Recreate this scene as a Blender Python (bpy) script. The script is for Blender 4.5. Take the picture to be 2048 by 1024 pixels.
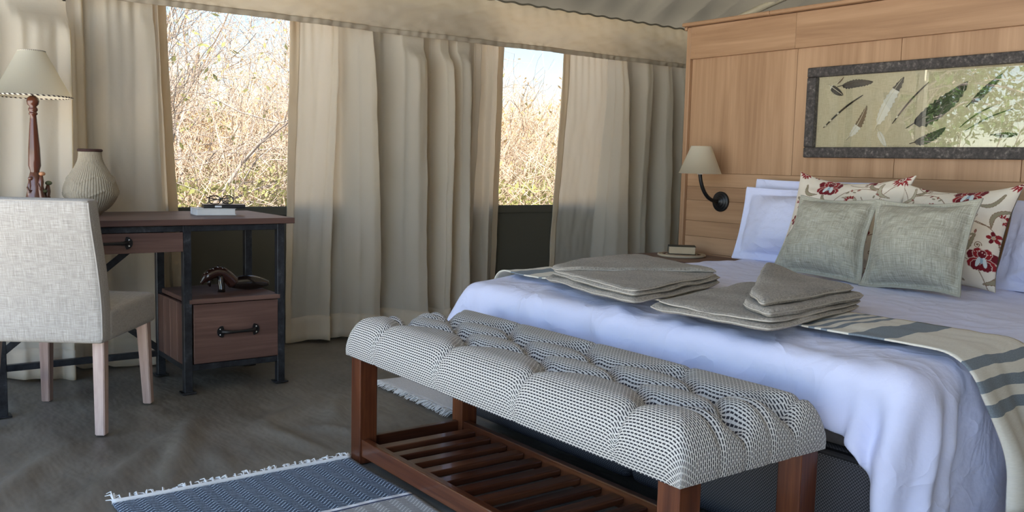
import bpy, bmesh, math, random
import numpy as np
from mathutils import Matrix, Vector
PI = math.pi
S = bpy.context.scene
C = S.collection
for o_ in list(bpy.data.objects):
    bpy.data.objects.remove(o_)

# ------------------------------------------------------------------ camera
YAW, PITCH, ROLL, HC, FPX = 0.640998, 0.1006146, 0.0245262, 1.03, 1814.57
fw = Vector((math.sin(YAW) * math.cos(PITCH), math.cos(YAW) * math.cos(PITCH), -math.sin(PITCH)))
rt = Vector((math.cos(YAW), -math.sin(YAW), 0)); up = rt.cross(fw)
c_, s_ = math.cos(ROLL), math.sin(ROLL)
rt, up = rt * c_ + up * s_, up * c_ - rt * s_
cam = bpy.data.cameras.new('camera'); cam.sensor_width = 36; cam.lens = FPX / 2048 * 36
cam.clip_start = .05; cam.clip_end = 300
co = bpy.data.objects.new('camera', cam); C.objects.link(co)
mw = Matrix((rt, up, -fw)).transposed().to_4x4(); mw.translation = (0, 0, HC)
co.matrix_world = mw
S.camera = co

# ------------------------------------------------------------------ world, sun, portals, exposure
W = bpy.data.worlds.new('world'); S.world = W; W.use_nodes = True
wn = W.node_tree.nodes; wl = W.node_tree.links
sky = wn.new('ShaderNodeTexSky'); sky.sky_type = 'NISHITA'; sky.sun_disc = False
sky.sun_elevation = math.radians(56); sky.sun_rotation = math.radians(190)
sky.air_density = 1.0; sky.dust_density = .5; sky.ozone_density = 1.0
bg = wn['Background']; wl.new(sky.outputs[0], bg.inputs[0]); bg.inputs[1].default_value = 0.27
sun = bpy.data.lights.new('sun', 'SUN'); sun.energy = 19.0; sun.angle = math.radians(.6); sun.color = (1, .97, .92)
so = bpy.data.objects.new('sun', sun); C.objects.link(so)
sd = Vector((-.10, -.60, 0)).normalized() * math.cos(math.radians(56)) + Vector((0, 0, math.sin(math.radians(56))))
so.rotation_euler = sd.to_track_quat('Z', 'Y').to_euler()
so.location = (-4, -4, 8)

def portal(name, loc, direction, sx, sy):
    l = bpy.data.lights.new(name, 'AREA'); l.shape = 'RECTANGLE'; l.size = sx; l.size_y = sy
    l.cycles.is_portal = True
    o = bpy.data.objects.new(name, l); C.objects.link(o); o.location = loc
    o.rotation_euler = Vector(direction).to_track_quat('-Z', 'Z').to_euler()
portal('window_portal', (1.8, 4.86, 1.36), (0, -1, 0), 1.2, 1.2)
portal('window_portal', (3.78, 4.86, 1.36), (0, -1, 0), 1.2, 1.2)
portal('window_portal', (-.3, 4.86, 1.2), (0, -1, 0), .4, 1.7)
portal('entrance_portal', (-.95, 1.5, 1.6), (1, 0, 0), 6.6, 3.4)
S.view_settings.view_transform = 'Standard'; S.view_settings.look = 'None'
S.view_settings.exposure = 1.18; S.view_settings.gamma = 1.0; S.view_settings.use_curve_mapping = False
S.cycles.max_bounces = 8; S.cycles.diffuse_bounces = 5; S.cycles.transparent_max_bounces = 12
S.cycles.transmission_bounces = 6; S.cycles.glossy_bounces = 3; S.cycles.sample_clamp_indirect = 8

# ------------------------------------------------------------------ node helper
class N:
    def __init__(self, name):
        self.m = bpy.data.materials.new(name); self.m.use_nodes = True
        self.t = self.m.node_tree; self.t.nodes.clear()
        self.out = self.t.nodes.new('ShaderNodeOutputMaterial')
    def n(self, typ, inp=None, **attrs):
        d = self.t.nodes.new('ShaderNode' + typ)
        for k, v in attrs.items(): setattr(d, k, v)
        for k, v in (inp or {}).items(): self.set(d.inputs[k], v)
        return d
    def set(self, sock, v):
        if hasattr(v, 'bl_idname') and hasattr(v, 'outputs'): self.t.links.new(v.outputs[0], sock)
        elif hasattr(v, 'is_output'): self.t.links.new(v, sock)
        else:
            if sock.type == 'RGBA' and len(v) == 3: v = (*v, 1)
            sock.default_value = v
    def co(self, kind='Object'): return self.n('TexCoord').outputs[kind]
    def map(self, vec, scale=(1, 1, 1), rot=(0, 0, 0), loc=(0, 0, 0)):
        return self.n('Mapping', {'Vector': vec, 'Scale': scale, 'Rotation': rot, 'Location': loc})
    def noise(self, vec, scale, detail=4, rough=.55, dist=0):
        return self.n('TexNoise', {'Vector': vec, 'Scale': scale, 'Detail': detail, 'Roughness': rough, 'Distortion': dist}).outputs['Fac']
    def ramp(self, fac, stops):
        d = self.n('ValToRGB', {'Fac': fac}); e = d.color_ramp.elements
        while len(e) < len(stops): e.new(.5)
        for i, (p, col) in enumerate(stops): e[i].position = p; e[i].color = (*col, 1)
        return d.outputs[0]
    def math(self, op, a, b=0., c=0.):
        d = self.n('Math', operation=op); self.set(d.inputs[0], a); self.set(d.inputs[1], b); self.set(d.inputs[2], c)
        return d.outputs[0]
    def mix(self, fac, a, b, blend='MIX'):
        d = self.n('Mix', data_type='RGBA', blend_type=blend)
        self.set(d.inputs[0], fac); self.set(d.inputs[6], a); self.set(d.inputs[7], b)
        return d.outputs[2]
    def bump(self, h, strength=.3, dist=.01):
        return self.n('Bump', {'Height': h, 'Strength': strength, 'Distance': dist}).outputs[0]
    def bsdf(self, color, rough=.7, normal=None, spec=.3, metal=0., sheen=0., coat=0.):
        d = self.n('BsdfPrincipled', {'Base Color': color, 'Roughness': rough, 'Metallic': metal, 'Specular IOR Level': spec,
                                      'Sheen Weight': sheen, 'Coat Weight': coat})
        if normal is not None: self.set(d.inputs['Normal'], normal)
        return d
    def end(self, sh):
        self.t.links.new(sh.outputs[0], self.out.inputs[0]); return self.m
    def translucent(self, sh, color, fac, normal=None):
        t = self.n('BsdfTranslucent', {'Color': color})
        if normal is not None: self.set(t.inputs['Normal'], normal)
        d = self.n('MixShader', {0: fac}); self.set(d.inputs[1], sh); self.set(d.inputs[2], t)
        return d

MAT = {}
def canvas(name, col, trans, tcol=None, weave=900., var=.12):
    k = N(name); v = k.co()
    a = k.noise(v, 1.3, 3); b = k.noise(v, 18, 4)
    c = k.mix(a, [x * (1 - var) for x in col], [min(1, x * (1 + var)) for x in col])
    c = k.mix(k.math('MULTIPLY', b, .25), c, [x * .82 for x in col])
    w = k.noise(k.map(v, (1, 1, .25)), weave, 1)
    n = k.bump(k.math('ADD', k.math('MULTIPLY', w, .15), k.noise(v, 9, 5)), .22, .012)
    sh = k.bsdf(c, .85, n, .15, sheen=.05)
    if trans: sh = k.translucent(sh, tcol or col, trans, n)
    MAT[name] = k.end(sh)
canvas('curtain_canvas', (.62, .58, .50), .48, (1., .86, .64))
canvas('curtain_hem', (.64, .57, .45), .42, (1., .84, .60))
canvas('valance_canvas', (.50, .455, .37), .36, (.85, .68, .46))
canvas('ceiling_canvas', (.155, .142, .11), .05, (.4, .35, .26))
canvas('wall_canvas', (.085, .08, .062), .0)

k = N('groundsheet'); v = k.co()
a = k.noise(v, 2.2, 5, .6); b = k.noise(k.map(v, (2.6, 1, 1), (0, 0, -.45)), 1.6, 4, .5); d = k.noise(v, 30, 4, .6)
c = k.ramp(a, [(.3, (.110, .096, .077)), (.55, (.165, .146, .117)), (.75, (.225, .20, .162))])
c = k.mix(k.math('MULTIPLY', k.math('GREATER_THAN', k.noise(v, 3.1, 6, .7), .66), .12), c, (.26, .245, .215))
n = k.bump(k.math('ADD', k.math('MULTIPLY', b, 1.0), k.math('MULTIPLY', d, .03)), .5, .07)
MAT['groundsheet'] = k.end(k.bsdf(c, k.math('MULTIPLY_ADD', a, .22, .36), n, .4))

def wood(name, dark, mid, light, axis, scale=1., rough=.45, coat=0., contrast=1., knots=False):
    k = N(name); v = k.co(); r = k.n('ObjectInfo').outputs['Random']
    off = k.n('CombineXYZ', {0: k.math('MULTIPLY', r, 7.3), 1: k.math('MULTIPLY', r, 3.1), 2: k.math('MULTIPLY', r, 5.7)})
    vv = k.n('VectorMath', {0: v, 1: off}, operation='ADD').outputs[0]
    st = [14 * scale] * 3; st[axis] = 1.0 * scale
    f = [90 * scale] * 3; f[axis] = 2.5 * scale
    g = k.noise(k.map(vv, st), 1., 5, .6, .8); h = k.noise(k.map(vv, f), 1., 3, .6)
    s = k.math('ADD', k.math('MULTIPLY', g, .75), k.math('MULTIPLY', h, .25))
    s = k.math('ADD', s, k.math('MULTIPLY', k.math('SUBTRACT', r, .5), .16))
    c = k.ramp(s, [(.5 - .2 * contrast, dark), (.5, mid), (.5 + .2 * contrast, light)])
    MAT[name] = k.end(k.bsdf(c, rough, k.bump(h, .12, .003), .4, coat=coat))
for ax, nm in enumerate('xyz'):
    wood('desk_wood_' + nm, (.060, .031, .025), (.112, .060, .047), (.185, .108, .083), ax)
    wood('bench_wood_' + nm, (.030, .0085, .004), (.088, .025, .010), (.19, .062, .023), ax, rough=.28, coat=.3)
    wood('veneer_' + nm, (.285, .158, .086), (.385, .225, .125), (.485, .30, .176), ax, .6, .42, contrast=.9)
    wood('pale_wood_' + nm, (.25, .165, .14), (.40, .285, .245), (.52, .40, .35), ax, 1., .5)
wood('lamp_wood', (.05, .014, .008), (.11, .032, .016), (.19, .062, .03), 2, rough=.25, coat=.4)

k = N('black_steel'); v = k.co(); a = k.noise(v, 25, 5, .65)
MAT['steel'] = k.end(k.bsdf(k.ramp(a, [(.3, (.018, .019, .022)), (.6, (.045, .048, .055)), (.8, (.12, .125, .14))]), k.math('MULTIPLY_ADD', a, .35, .25), None, .5, .55))
def plain(name, col, rough=.6, spec=.3, metal=0., coat=0., bump=0., bs=200.):
    k = N(name); v = k.co(); a = k.noise(v, 14, 4)
    c = k.mix(a, [x * .85 for x in col], [min(1, x * 1.12) for x in col])
    n = k.bump(k.noise(v, bs, 3), bump, .004) if bump else None
    MAT[name] = k.end(k.bsdf(c, rough, n, spec, metal, coat=coat))
plain('black_iron', (.012, .012, .013), .38, .5, .3, 0, .1, 120)
plain('screw', (.75, .75, .72), .25, .5, .9)
plain('dark_carving', (.010, .006, .005), .22, .6, 0, .6, .15, 60)
plain('carving_red', (.030, .010, .007), .25, .6, 0, .5)
plain('figure_wood', (.10, .035, .02), .3, .5, 0, .4, .3, 90)
plain('figure_pale', (.42, .20, .10), .4)
plain('figure_green', (.09, .10, .05), .4)
plain('dark_braid', (.05, .022, .018), .6, .3, 0, 0, .5, 300)
plain('paper', (.78, .76, .72), .8)
plain('paper_aged', (.50, .40, .27), .85)
plain('book_cover_white', (.74, .74, .73), .45)
plain('notebook_black', (.012, .013, .017), .35, .5)
plain('tag_white', (.75, .77, .8), .5)
plain('book_green', (.022, .030, .026), .5)
plain('spectacle_frame', (.008, .007, .007), .2, .6)
plain('twine', (.46, .38, .27), .85, .2, 0, 0, .6, 150)
plain('brown_seed', (.10, .04, .03), .5)
plain('bed_foot', (.01, .01, .01), .5)
plain('bed_piping', (.014, .014, .017), .7)
plain('ground', (.47, .45, .42), .95)
plain('pole_pale', (.62, .56, .42), .6)
plain('cotton_fringe', (.80, .80, .79), .9, .1, 0, 0, .4, 400)
plain('throw_fringe', (.50, .45, .36), .9, .1, 0, 0, .4, 400)
plain('quill_dark', (.02, .014, .012), .5)
plain('quill_pale', (.72, .66, .52), .5)
plain('feather_dark', (.028, .024, .026), .55, .3, 0, 0, .4, 300)
plain('feather_white', (.72, .69, .62), .7, .2, 0, 0, .4, 300)
plain('feather_brown', (.17, .11, .07), .6, .2, 0, 0, .4, 300)

k = N('lampshade'); v = k.co(); n = k.bump(k.noise(k.map(v, (1, 1, 3)), 160, 2), .1, .003)
MAT['lampshade'] = k.end(k.translucent(k.bsdf(k.mix(k.noise(v, 6), (.86, .81, .67), (.90, .86, .73)), .8, n, .2), (.95, .86, .68), .35))
k = N('stitching'); u = k.n('SeparateXYZ', {0: k.n('UVMap').outputs[0]})
st = k.math('GREATER_THAN', k.math('FRACT', k.math('MULTIPLY', u.outputs[0], 46.)), .5)
MAT['stitching'] = k.end(k.bsdf(k.mix(st, (.05, .035, .03), (.72, .65, .52)), .7))

def linen(name, base, dark, light, s=1., rough=.9):
    k = N(name); u = k.n('UVMap').outputs[0]
    a = k.noise(k.map(u, (420 * s, 18 * s, 1)), 1., 3, .7); b = k.noise(k.map(u, (18 * s, 420 * s, 1)), 1., 3, .7)
    l = k.noise(u, 7, 3)
    f = k.math('ADD', k.math('MULTIPLY', a, .5), k.math('MULTIPLY', b, .5))
    c = k.ramp(f, [(.36, dark), (.5, base), (.64, light)])
    c = k.mix(k.math('MULTIPLY', l, .3), c, dark)
    n = k.bump(k.math('ADD', f, k.math('MULTIPLY', k.noise(u, 9, 4), .6)), .22, .006)
    MAT[name] = k.end(k.bsdf(c, rough, n, .15, sheen=.1))
linen('chair_linen', (.40, .37, .332), (.25, .23, .205), (.57, .545, .50))
linen('cushion_linen', (.42, .405, .33), (.225, .215, .17), (.66, .64, .55), 1.0)
linen('art_linen', (.56, .48, .33), (.40, .34, .22), (.70, .62, .46), 1.3)

k = N('bench_weave'); u = k.n('SeparateXYZ', {0: k.n('UVMap').outputs[0]})
ru = k.math('DIVIDE', u.outputs[1], .0064); row = k.math('FLOOR', ru); fr = k.math('FRACT', ru)
du = k.math('FRACT', k.math('ADD', k.math('DIVIDE', u.outputs[0], .012), k.math('MULTIPLY', row, .5)))
m1 = k.math('MULTIPLY', k.math('LESS_THAN', fr, .46), k.math('GREATER_THAN', du, .24))
g2 = k.math('MULTIPLY', k.math('LESS_THAN', k.math('FRACT', k.math('DIVIDE', u.outputs[0], .012)), .16), .25)
c = k.mix(k.math('MAXIMUM', m1, g2), (.58, .56, .525), (.032, .032, .04))
hb = k.math('PINGPONG', fr, .5)
MAT['bench_weave'] = k.end(k.bsdf(c, .85, k.bump(k.math('SUBTRACT', hb, k.math('MULTIPLY', m1, .5)), .35, .003), .2))

k = N('bed_cotton'); v = k.co()
cr1 = k.math('POWER', k.math('SUBTRACT', 1., k.math('ABSOLUTE', k.math('MULTIPLY_ADD', k.noise(v, 3.2, 3, .5, 1.2), 4., -2.))), 3.)
cr2 = k.math('POWER', k.math('SUBTRACT', 1., k.math('MINIMUM', 1., k.math('ABSOLUTE', k.math('MULTIPLY_ADD', k.noise(k.map(v, (1, .6, 1), (.4, .2, .7)), 7.5, 3, .5, .8), 5., -2.5)))), 2.)
n = k.bump(k.math('ADD', k.math('ADD', k.noise(v, 6, 5, .6), k.math('MULTIPLY', k.math('MAXIMUM', cr1, 0.), .5)), k.math('MULTIPLY', cr2, .16)), .34, .022)
MAT['bed_cotton'] = k.end(k.translucent(k.bsdf(k.mix(k.noise(v, 3), (.67, .70, .92), (.72, .75, .95)), .85, n, .15, sheen=.1), (.7, .72, .9), .08))
k = N('bed_base_fabric'); v = k.co()
ck = k.n('TexChecker', {'Vector': v, 'Scale': 220., 'Color1': (.024, .023, .026, 1), 'Color2': (.085, .082, .09, 1)})
MAT['bed_base_fabric'] = k.end(k.bsdf(ck.outputs[0], .85, k.bump(ck.outputs[1], .3, .002), .2))
k = N('mattress_fabric'); v = k.co()
MAT['mattress_fabric'] = k.end(k.bsdf(k.mix(k.noise(v, 60), (.05, .047, .05), (.09, .085, .09)), .9, None, .1))
k = N('terry'); v = k.co(); a = k.noise(v, 170, 4, .75); b = k.noise(v, 6, 4)
MAT['terry'] = k.end(k.bsdf(k.ramp(k.math('MULTIPLY_ADD', a, .75, k.math('MULTIPLY', b, .25)), [(.36, (.20, .175, .145)), (.5, (.42, .38, .325)), (.64, (.66, .61, .535))]), .95,
                     k.bump(k.math('ADD', a, k.math('MULTIPLY', b, .8)), .9, .010), .05, sheen=.3))
k = N('terry_edge'); v = k.co(); MAT['terry_edge'] = k.end(k.bsdf(k.mix(k.noise(v, 200), (.34, .31, .27), (.56, .52, .46)), .9))

# throw: cream cotton with woven blue-grey stripes, u = metres along the throw
k = N('throw_weave'); u = k.n('SeparateXYZ', {0: k.n('UVMap').outputs[0]})
def band(a0, a1):
    return k.math('MULTIPLY', k.math('GREATER_THAN', u.outputs[0], a0), k.math('LESS_THAN', u.outputs[0], a1))
tot = None
THROW_BANDS = [(.232, .262), (.290, .318), (.345, .372), (.575, .68), (.745, .765), (.785, .805), (.827, .847), (.91, 1.015), (1.81, 1.895), (1.95, 1.97), (1.992, 2.012), (2.11, 2.2)]
for b_ in THROW_BANDS:
    bb = band(*b_); tot = bb if tot is None else k.math('MAXIMUM', tot, bb)
wv = k.noise(k.map(k.n('UVMap').outputs[0], (500, 60, 1)), 1., 2)
cream = k.mix(wv, (.58, .55, .47), (.74, .71, .63))
blue = k.mix(k.noise(k.map(k.n('UVMap').outputs[0], (300, 300, 1)), 1., 2), (.095, .12, .15), (.26, .30, .33))
MAT['throw_weave'] = k.end(k.bsdf(k.mix(tot, cream, blue), .9, k.bump(wv, .25, .004), .1, sheen=.1))

# blue rug: herringbone, u across, v along, a white stripe and then grey
k = N('rug_blue'); uv = k.n('UVMap').outputs[0]; u = k.n('SeparateXYZ', {0: uv})
zz = k.math('PINGPONG', u.outputs[0], .028)
vv = k.math('FRACT', k.math('DIVIDE', k.math('ADD', u.outputs[1], k.math('MULTIPLY', zz, .9)), .016))
hb = k.math('LESS_THAN', vv, k.math('MULTIPLY_ADD', k.noise(uv, 150, 2), .8, -.12))
grey = k.math('GREATER_THAN', u.outputs[1], .43)
stripe = k.math('MULTIPLY', k.math('GREATER_THAN', u.outputs[1], .405), k.math('LESS_THAN', u.outputs[1], .422))
navy = k.math('MULTIPLY', k.math('GREATER_THAN', u.outputs[1], .422), k.math('LESS_THAN', u.outputs[1], .432))
c1 = k.mix(hb, (.012, .027, .058), (.34, .42, .52)); c2 = k.mix(hb, (.30, .29, .28), (.56, .55, .53))
c = k.mix(grey, c1, c2); c = k.mix(stripe, c, (.80, .80, .82)); c = k.mix(navy, c, (.02, .03, .09))
MAT['rug_blue'] = k.end(k.bsdf(c, .95, k.bump(vv, .5, .004), .05, sheen=.15))
k = N('rug_white'); uv = k.n('UVMap').outputs[0]
a = k.noise(k.map(uv, (260, 60, 1)), 1., 3)
MAT['rug_white'] = k.end(k.bsdf(k.mix(a, (.46, .45, .43), (.78, .77, .75)), .95, k.bump(a, .5, .004), .05, sheen=.15))

k = N('frame_bark'); v = k.co(); a = k.noise(v, 55, 6, .7); b = k.noise(v, 9, 3)
c = k.ramp(a, [(.35, (.022, .019, .019)), (.55, (.075, .064, .060)), (.7, (.26, .23, .20))])
MAT['frame_bark'] = k.end(k.bsdf(k.mix(k.math('MULTIPLY', b, .4), c, (.05, .043, .042)), .55, k.bump(a, .6, .006), .4))
k = N('picture_glass'); fr = k.math('MULTIPLY_ADD', k.math('POWER', k.n('LayerWeight', {'Blend': .5}).outputs['Facing'], 5.), .92, .075)
d = k.n('MixShader', {0: fr}); k.set(d.inputs[1], k.n('BsdfTransparent', {'Color': (.97, .98, .97, 1)})); k.set(d.inputs[2], k.n('BsdfGlossy', {'Roughness': .0, 'Color': (1, 1, 1, 1)}))
MAT['picture_glass'] = k.end(d)
k = N('lens_glass'); d = k.n('MixShader', {0: .1}); k.set(d.inputs[1], k.n('BsdfTransparent', {'Color': (.8, .8, .8, 1)})); k.set(d.inputs[2], k.n('BsdfGlossy', {'Roughness': .02}))
MAT['lens_glass'] = k.end(d)
k = N('insect_mesh'); d = k.n('MixShader', {0: .66}); k.set(d.inputs[1], k.n('BsdfTransparent')); k.set(d.inputs[2], k.bsdf((.16, .15, .14), .8))
MAT['insect_mesh'] = k.end(d)
k = N('woven_vase'); v = k.co(); a = k.noise(v, 220, 3); b = k.noise(v, 12, 4)
MAT['woven_vase'] = k.end(k.bsdf(k.mix(k.math('MULTIPLY_ADD', a, .5, k.math('MULTIPLY', b, .5)), (.20, .16, .11), (.52, .45, .34)), .85, k.bump(a, .5, .004), .15))
k = N('floral_print'); col = k.n('VertexColor', layer_name='print'); v = k.co()
MAT['floral_print'] = k.end(k.bsdf(col.outputs[0], .85, k.bump(k.noise(v, 500, 2), .2, .003), .15, sheen=.05))
def bark(name, c0, c1, s=20):
    k = N(name); v = k.co(); MAT[name] = k.end(k.bsdf(k.mix(k.noise(v, s, 3), c0, c1), .9, None, .1))
bark('twig_pale', (.40, .27, .17), (.74, .59, .44), 2)
bark('twig_grey', (.20, .16, .13), (.50, .42, .36), 3)
def leafm(name, c0, c1, tr=.35):
    k = N(name); v = k.co(); c = k.mix(k.noise(v, 3.1, 3, .7), c0, c1)
    MAT[name] = k.end(k.translucent(k.bsdf(c, .6, None, .2), c, tr))
leafm('leaf_dry', (.42, .27, .12), (.82, .62, .30)); leafm('leaf_olive', (.15, .17, .05), (.50, .47, .17))
leafm('leaf_green', (.03, .075, .015), (.14, .22, .05), .25)

# ------------------------------------------------------------------ geometry helpers
def link(name, me, mat, parent=None, smooth=False):
    o = bpy.data.objects.new(name, me); C.objects.link(o)
    if mat is not None and not me.materials: me.materials.append(MAT[mat])
    if smooth: me.polygons.foreach_set('use_smooth', np.ones(len(me.polygons), bool))
    if parent is not None:
        o.parent = parent; o.matrix_parent_inverse = parent.matrix_world.inverted() if False else Matrix.Identity(4)
        o.location = -Vector(parent.location) if parent.type == 'EMPTY' else Vector((0, 0, 0))
    return o
def thing(name, label, cat, loc, group=None):
    o = bpy.data.objects.new(name, None); C.objects.link(o); o.location = loc; o.empty_display_size = .1
    return tag(o, label, cat, group)
def tag(o, label, cat, group=None, kind=None):
    o['label'] = label; o['category'] = cat
    if group: o['group'] = group
    if kind: o['kind'] = kind
    return o
def struct(o, label, cat): return tag(o, label, cat, None, 'structure')
def stuff(o): o['kind'] = 'stuff'; return o
def bm_mesh(bm, name):
    me = bpy.data.meshes.new(name); bm.normal_update(); bm.to_mesh(me); bm.free(); return me
def add_box(bm, c, s, rot=None, bev=.003, seg=1):
    """box centred at c, size s, optional 3x3/4x4 rotation"""
    M4 = Matrix.Translation(Vector(c)) @ (rot.to_4x4() if rot is not None else Matrix.Identity(4)) @ Matrix.Diagonal((*s, 1))
    r = bmesh.ops.create_cube(bm, size=1, matrix=M4)
    if bev:
        es = list({e for v in r['verts'] for e in v.link_edges})
        bmesh.ops.bevel(bm, geom=es, offset=min(bev, min(s) * .45), segments=seg, affect='EDGES', profile=.5)
def box(name, lo, hi, mat, parent=None, bev=.003, seg=1, rot=None):
    bm = bmesh.new(); lo, hi = Vector(lo), Vector(hi)
    add_box(bm, (lo + hi) / 2, [abs(x) for x in (hi - lo)], rot, bev, seg)
    return link(name, bm_mesh(bm, name), mat, parent)
def grid_mesh(name, P, uv=None, close_u=False, flip=False):
    """P (nu,nv,3) -> mesh"""
    nu, nv = P.shape[:2]
    I = np.arange(nu * nv).reshape(nu, nv)
    A = I if not close_u else np.concatenate([I, I[:1]], 0)
    q = np.stack([A[:-1, :-1], A[1:, :-1], A[1:, 1:], A[:-1, 1:]], -1).reshape(-1, 4)
    if flip: q = q[:, ::-1]
    me = raw_mesh(name, P.reshape(-1, 3), q)
    if uv is not None:
        l = me.uv_layers.new(name='UVMap'); l.data.foreach_set('uv', uv.reshape(-1, 2)[q.ravel()].astype(np.float32).ravel())
    return me
def raw_mesh(name, V, Q):
    me = bpy.data.meshes.new(name); k = Q.shape[1]
    me.vertices.add(len(V)); me.vertices.foreach_set('co', np.asarray(V, np.float32).ravel())
    me.loops.add(Q.size); me.loops.foreach_set('vertex_index', np.ascontiguousarray(Q).ravel().astype(np.int32))
    me.polygons.add(len(Q)); me.polygons.foreach_set('loop_start', np.arange(0, Q.size, k, dtype=np.int32))
    me.update(calc_edges=True); me.validate(); return me
def join_meshes(name, parts):
    """[(V,Q)] with quads -> one mesh"""
    Vs, Qs, n = [], [], 0
    for V, Q in parts: Vs.append(V); Qs.append(Q + n); n += len(V)
    return raw_mesh(name, np.concatenate(Vs), np.concatenate(Qs))
def tube_vq(path, rad, sides=8, cap=True):
    path = np.asarray(path, float); n = len(path); rad = np.broadcast_to(np.asarray(rad, float), (n,))
    T = np.gradient(path, axis=0); T /= np.linalg.norm(T, axis=1, keepdims=True) + 1e-12
    a = np.array([0, 0, 1.]) if abs(T[0, 2]) < .9 else np.array([1., 0, 0])
    V = []; u = np.cross(T[0], a); u /= np.linalg.norm(u)
    for i in range(n):
        u = u - T[i] * (u @ T[i]); u /= np.linalg.norm(u) + 1e-12; w = np.cross(T[i], u)
        th = np.arange(sides) / sides * 2 * PI
        V.append(path[i] + rad[i] * (np.cos(th)[:, None] * u + np.sin(th)[:, None] * w))
    V = np.concatenate(V); I = np.arange(n * sides).reshape(n, sides)
    J = np.roll(I, -1, 1); Q = np.stack([I[:-1], J[:-1], J[1:], I[1:]], -1).reshape(-1, 4)
    if cap:
        V = np.concatenate([V, path[:1], path[-1:]]); m = n * sides
        e0 = np.stack([I[0], np.full(sides, m), np.full(sides, m), J[0]], -1)
        tri0 = np.stack([J[0], I[0], np.full(sides, m), np.full(sides, m)], -1)
        tri1 = np.stack([I[-1], J[-1], np.full(sides, m + 1), np.full(sides, m + 1)], -1)
        # quads with a doubled vertex are not legal: pair neighbouring triangles into quads
        k2 = np.arange(0, sides - sides % 2, 2)
        c0 = np.stack([I[0][(k2 + 2) % sides], I[0][k2 + 1], I[0][k2], np.full(len(k2), m)], -1)
        c1 = np.stack([I[-1][k2], I[-1][k2 + 1], I[-1][(k2 + 2) % sides], np.full(len(k2), m + 1)], -1)
        Q = np.concatenate([Q, c0, c1])
    return V, Q
def tube(name, path, rad, mat, parent=None, sides=8, smooth=True):
    V, Q = tube_vq(path, rad, sides); return link(name, raw_mesh(name, V, Q), mat, parent, smooth)
def lathe(name, prof, cx, cy, mat, parent=None, n=40, uv=True, mod=None):
    """prof [(r,z)...]"""
    prof = np.asarray(prof, float); th = np.arange(n + 1) / n * 2 * PI
    r = np.repeat(prof[None, :, 0], n + 1, 0)
    z = np.repeat(prof[None, :, 1], n + 1, 0)
    if mod is not None: r = r + mod(th[:, None], z)
    P = np.stack([cx + r * np.cos(th)[:, None], cy + r * np.sin(th)[:, None], z], -1)
    uvv = np.stack(np.broadcast_arrays((th / (2 * PI))[:, None], np.linspace(0, 1, len(prof))[None]), -1)
    return link(name, grid_mesh(name, P, uvv), mat, parent, True)
def fbm(x, y, seed, oct=4, f=1., g=2.0, p=.55):
    r = np.random.default_rng(seed); s = 0; a = 1.
    for i in range(oct):
        for j in range(3):
            t = r.uniform(0, 2 * PI); ph = r.uniform(0, 2 * PI); ff = f * r.uniform(.75, 1.3)
            s = s + a / 3 * np.sin(ff * (x * math.cos(t) + y * math.sin(t)) * 2 * PI + ph + .8 * np.sin(ff * 1.7 * (y * math.cos(t) - x * math.sin(t)) * PI + ph * 2))
        f *= g; a *= p
    return s
def sstep(a, b, x):
    t = np.clip((x - a) / (b - a), 0, 1); return t * t * (3 - 2 * t)
def solid(o, th, off=-1.):
    m = o.modifiers.new('thickness', 'SOLIDIFY'); m.thickness = th; m.offset = off; return o
def subd(o, l=1):
    m = o.modifiers.new('smooth', 'SUBSURF'); m.levels = l; m.render_levels = l; return o

# ------------------------------------------------------------------ structure: floor, walls, roof
gx, gy = np.meshgrid(np.linspace(-.55, 6.2, 270), np.linspace(-1.85, 4.84, 240), indexing='ij')
hh = .0036 * fbm(gx * 2.0 - gy * .9, gy * .5 + gx * .3, 5, 4, .8)
def ridge(x0, y0, x1, y1, w, h):
    dx, dy = x1 - x0, y1 - y0; L2 = dx * dx + dy * dy
    t = ((gx - x0) * dx + (gy - y0) * dy) / L2; tt = np.clip(t, 0, 1)
    d = np.hypot(gx - x0 - tt * dx, gy - y0 - tt * dy)
    return 2.3 * h * np.exp(-(d / w) ** 2) * np.sin(np.clip(tt, .04, .96) * PI) ** .7
for r_ in [(1.13, 3.62, .80, 2.86, .045, .015), (.98, 3.40, .50, 2.75, .05, .010), (.62, 3.45, .15, 2.7, .05, .012), (1.30, 3.30, 1.36, 2.84, .03, .007),
           (1.42, 3.25, 1.62, 3.0, .025, .007), (1.75, 3.6, 1.50, 3.15, .04, .008), (.40, 3.6, -.1, 2.9, .05, .012), (1.05, 3.2, 1.0, 2.85, .04, .006), (1.55, 3.55, 1.25, 3.32, .03, .006)]:
    hh = hh + ridge(*r_)
P = np.stack([gx, gy, hh - .005], -1)
fl = link('floor', grid_mesh('floor', P), 'groundsheet', None, True)
struct(fl, 'dark olive canvas groundsheet with soft wrinkles', 'floor')

WY = 4.80
def holed_wall(name, x0, x1, z0, z1, holes, y, mat):
    xs = sorted({x0, x1, *[h[0] for h in holes], *[h[1] for h in holes]}); zs = sorted({z0, z1, *[h[2] for h in holes], *[h[3] for h in holes]})
    bm = bmesh.new()
    for a, b in zip(xs[:-1], xs[1:]):
        for e, f in zip(zs[:-1], zs[1:]):
            mx, mz = (a + b) / 2, (e + f) / 2
            if any(h[0] < mx < h[1] and h[2] < mz < h[3] for h in holes): continue
            add_box(bm, (mx, y, mz), (b - a, .012, f - e), bev=0)
    return link(name, bm_mesh(bm, name), mat)
W1 = (1.22, 2.365, .767, 1.95); W2 = (3.21, 4.36, .763, 1.95); W3 = (-.46, -.12, .35, 2.0)
struct(holed_wall('wall_window', -.52, 6.2, -.02, 2.1, [W1, W2, W3], WY, 'wall_canvas'), 'dark olive canvas tent wall with mesh windows behind the curtains', 'wall')
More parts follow.
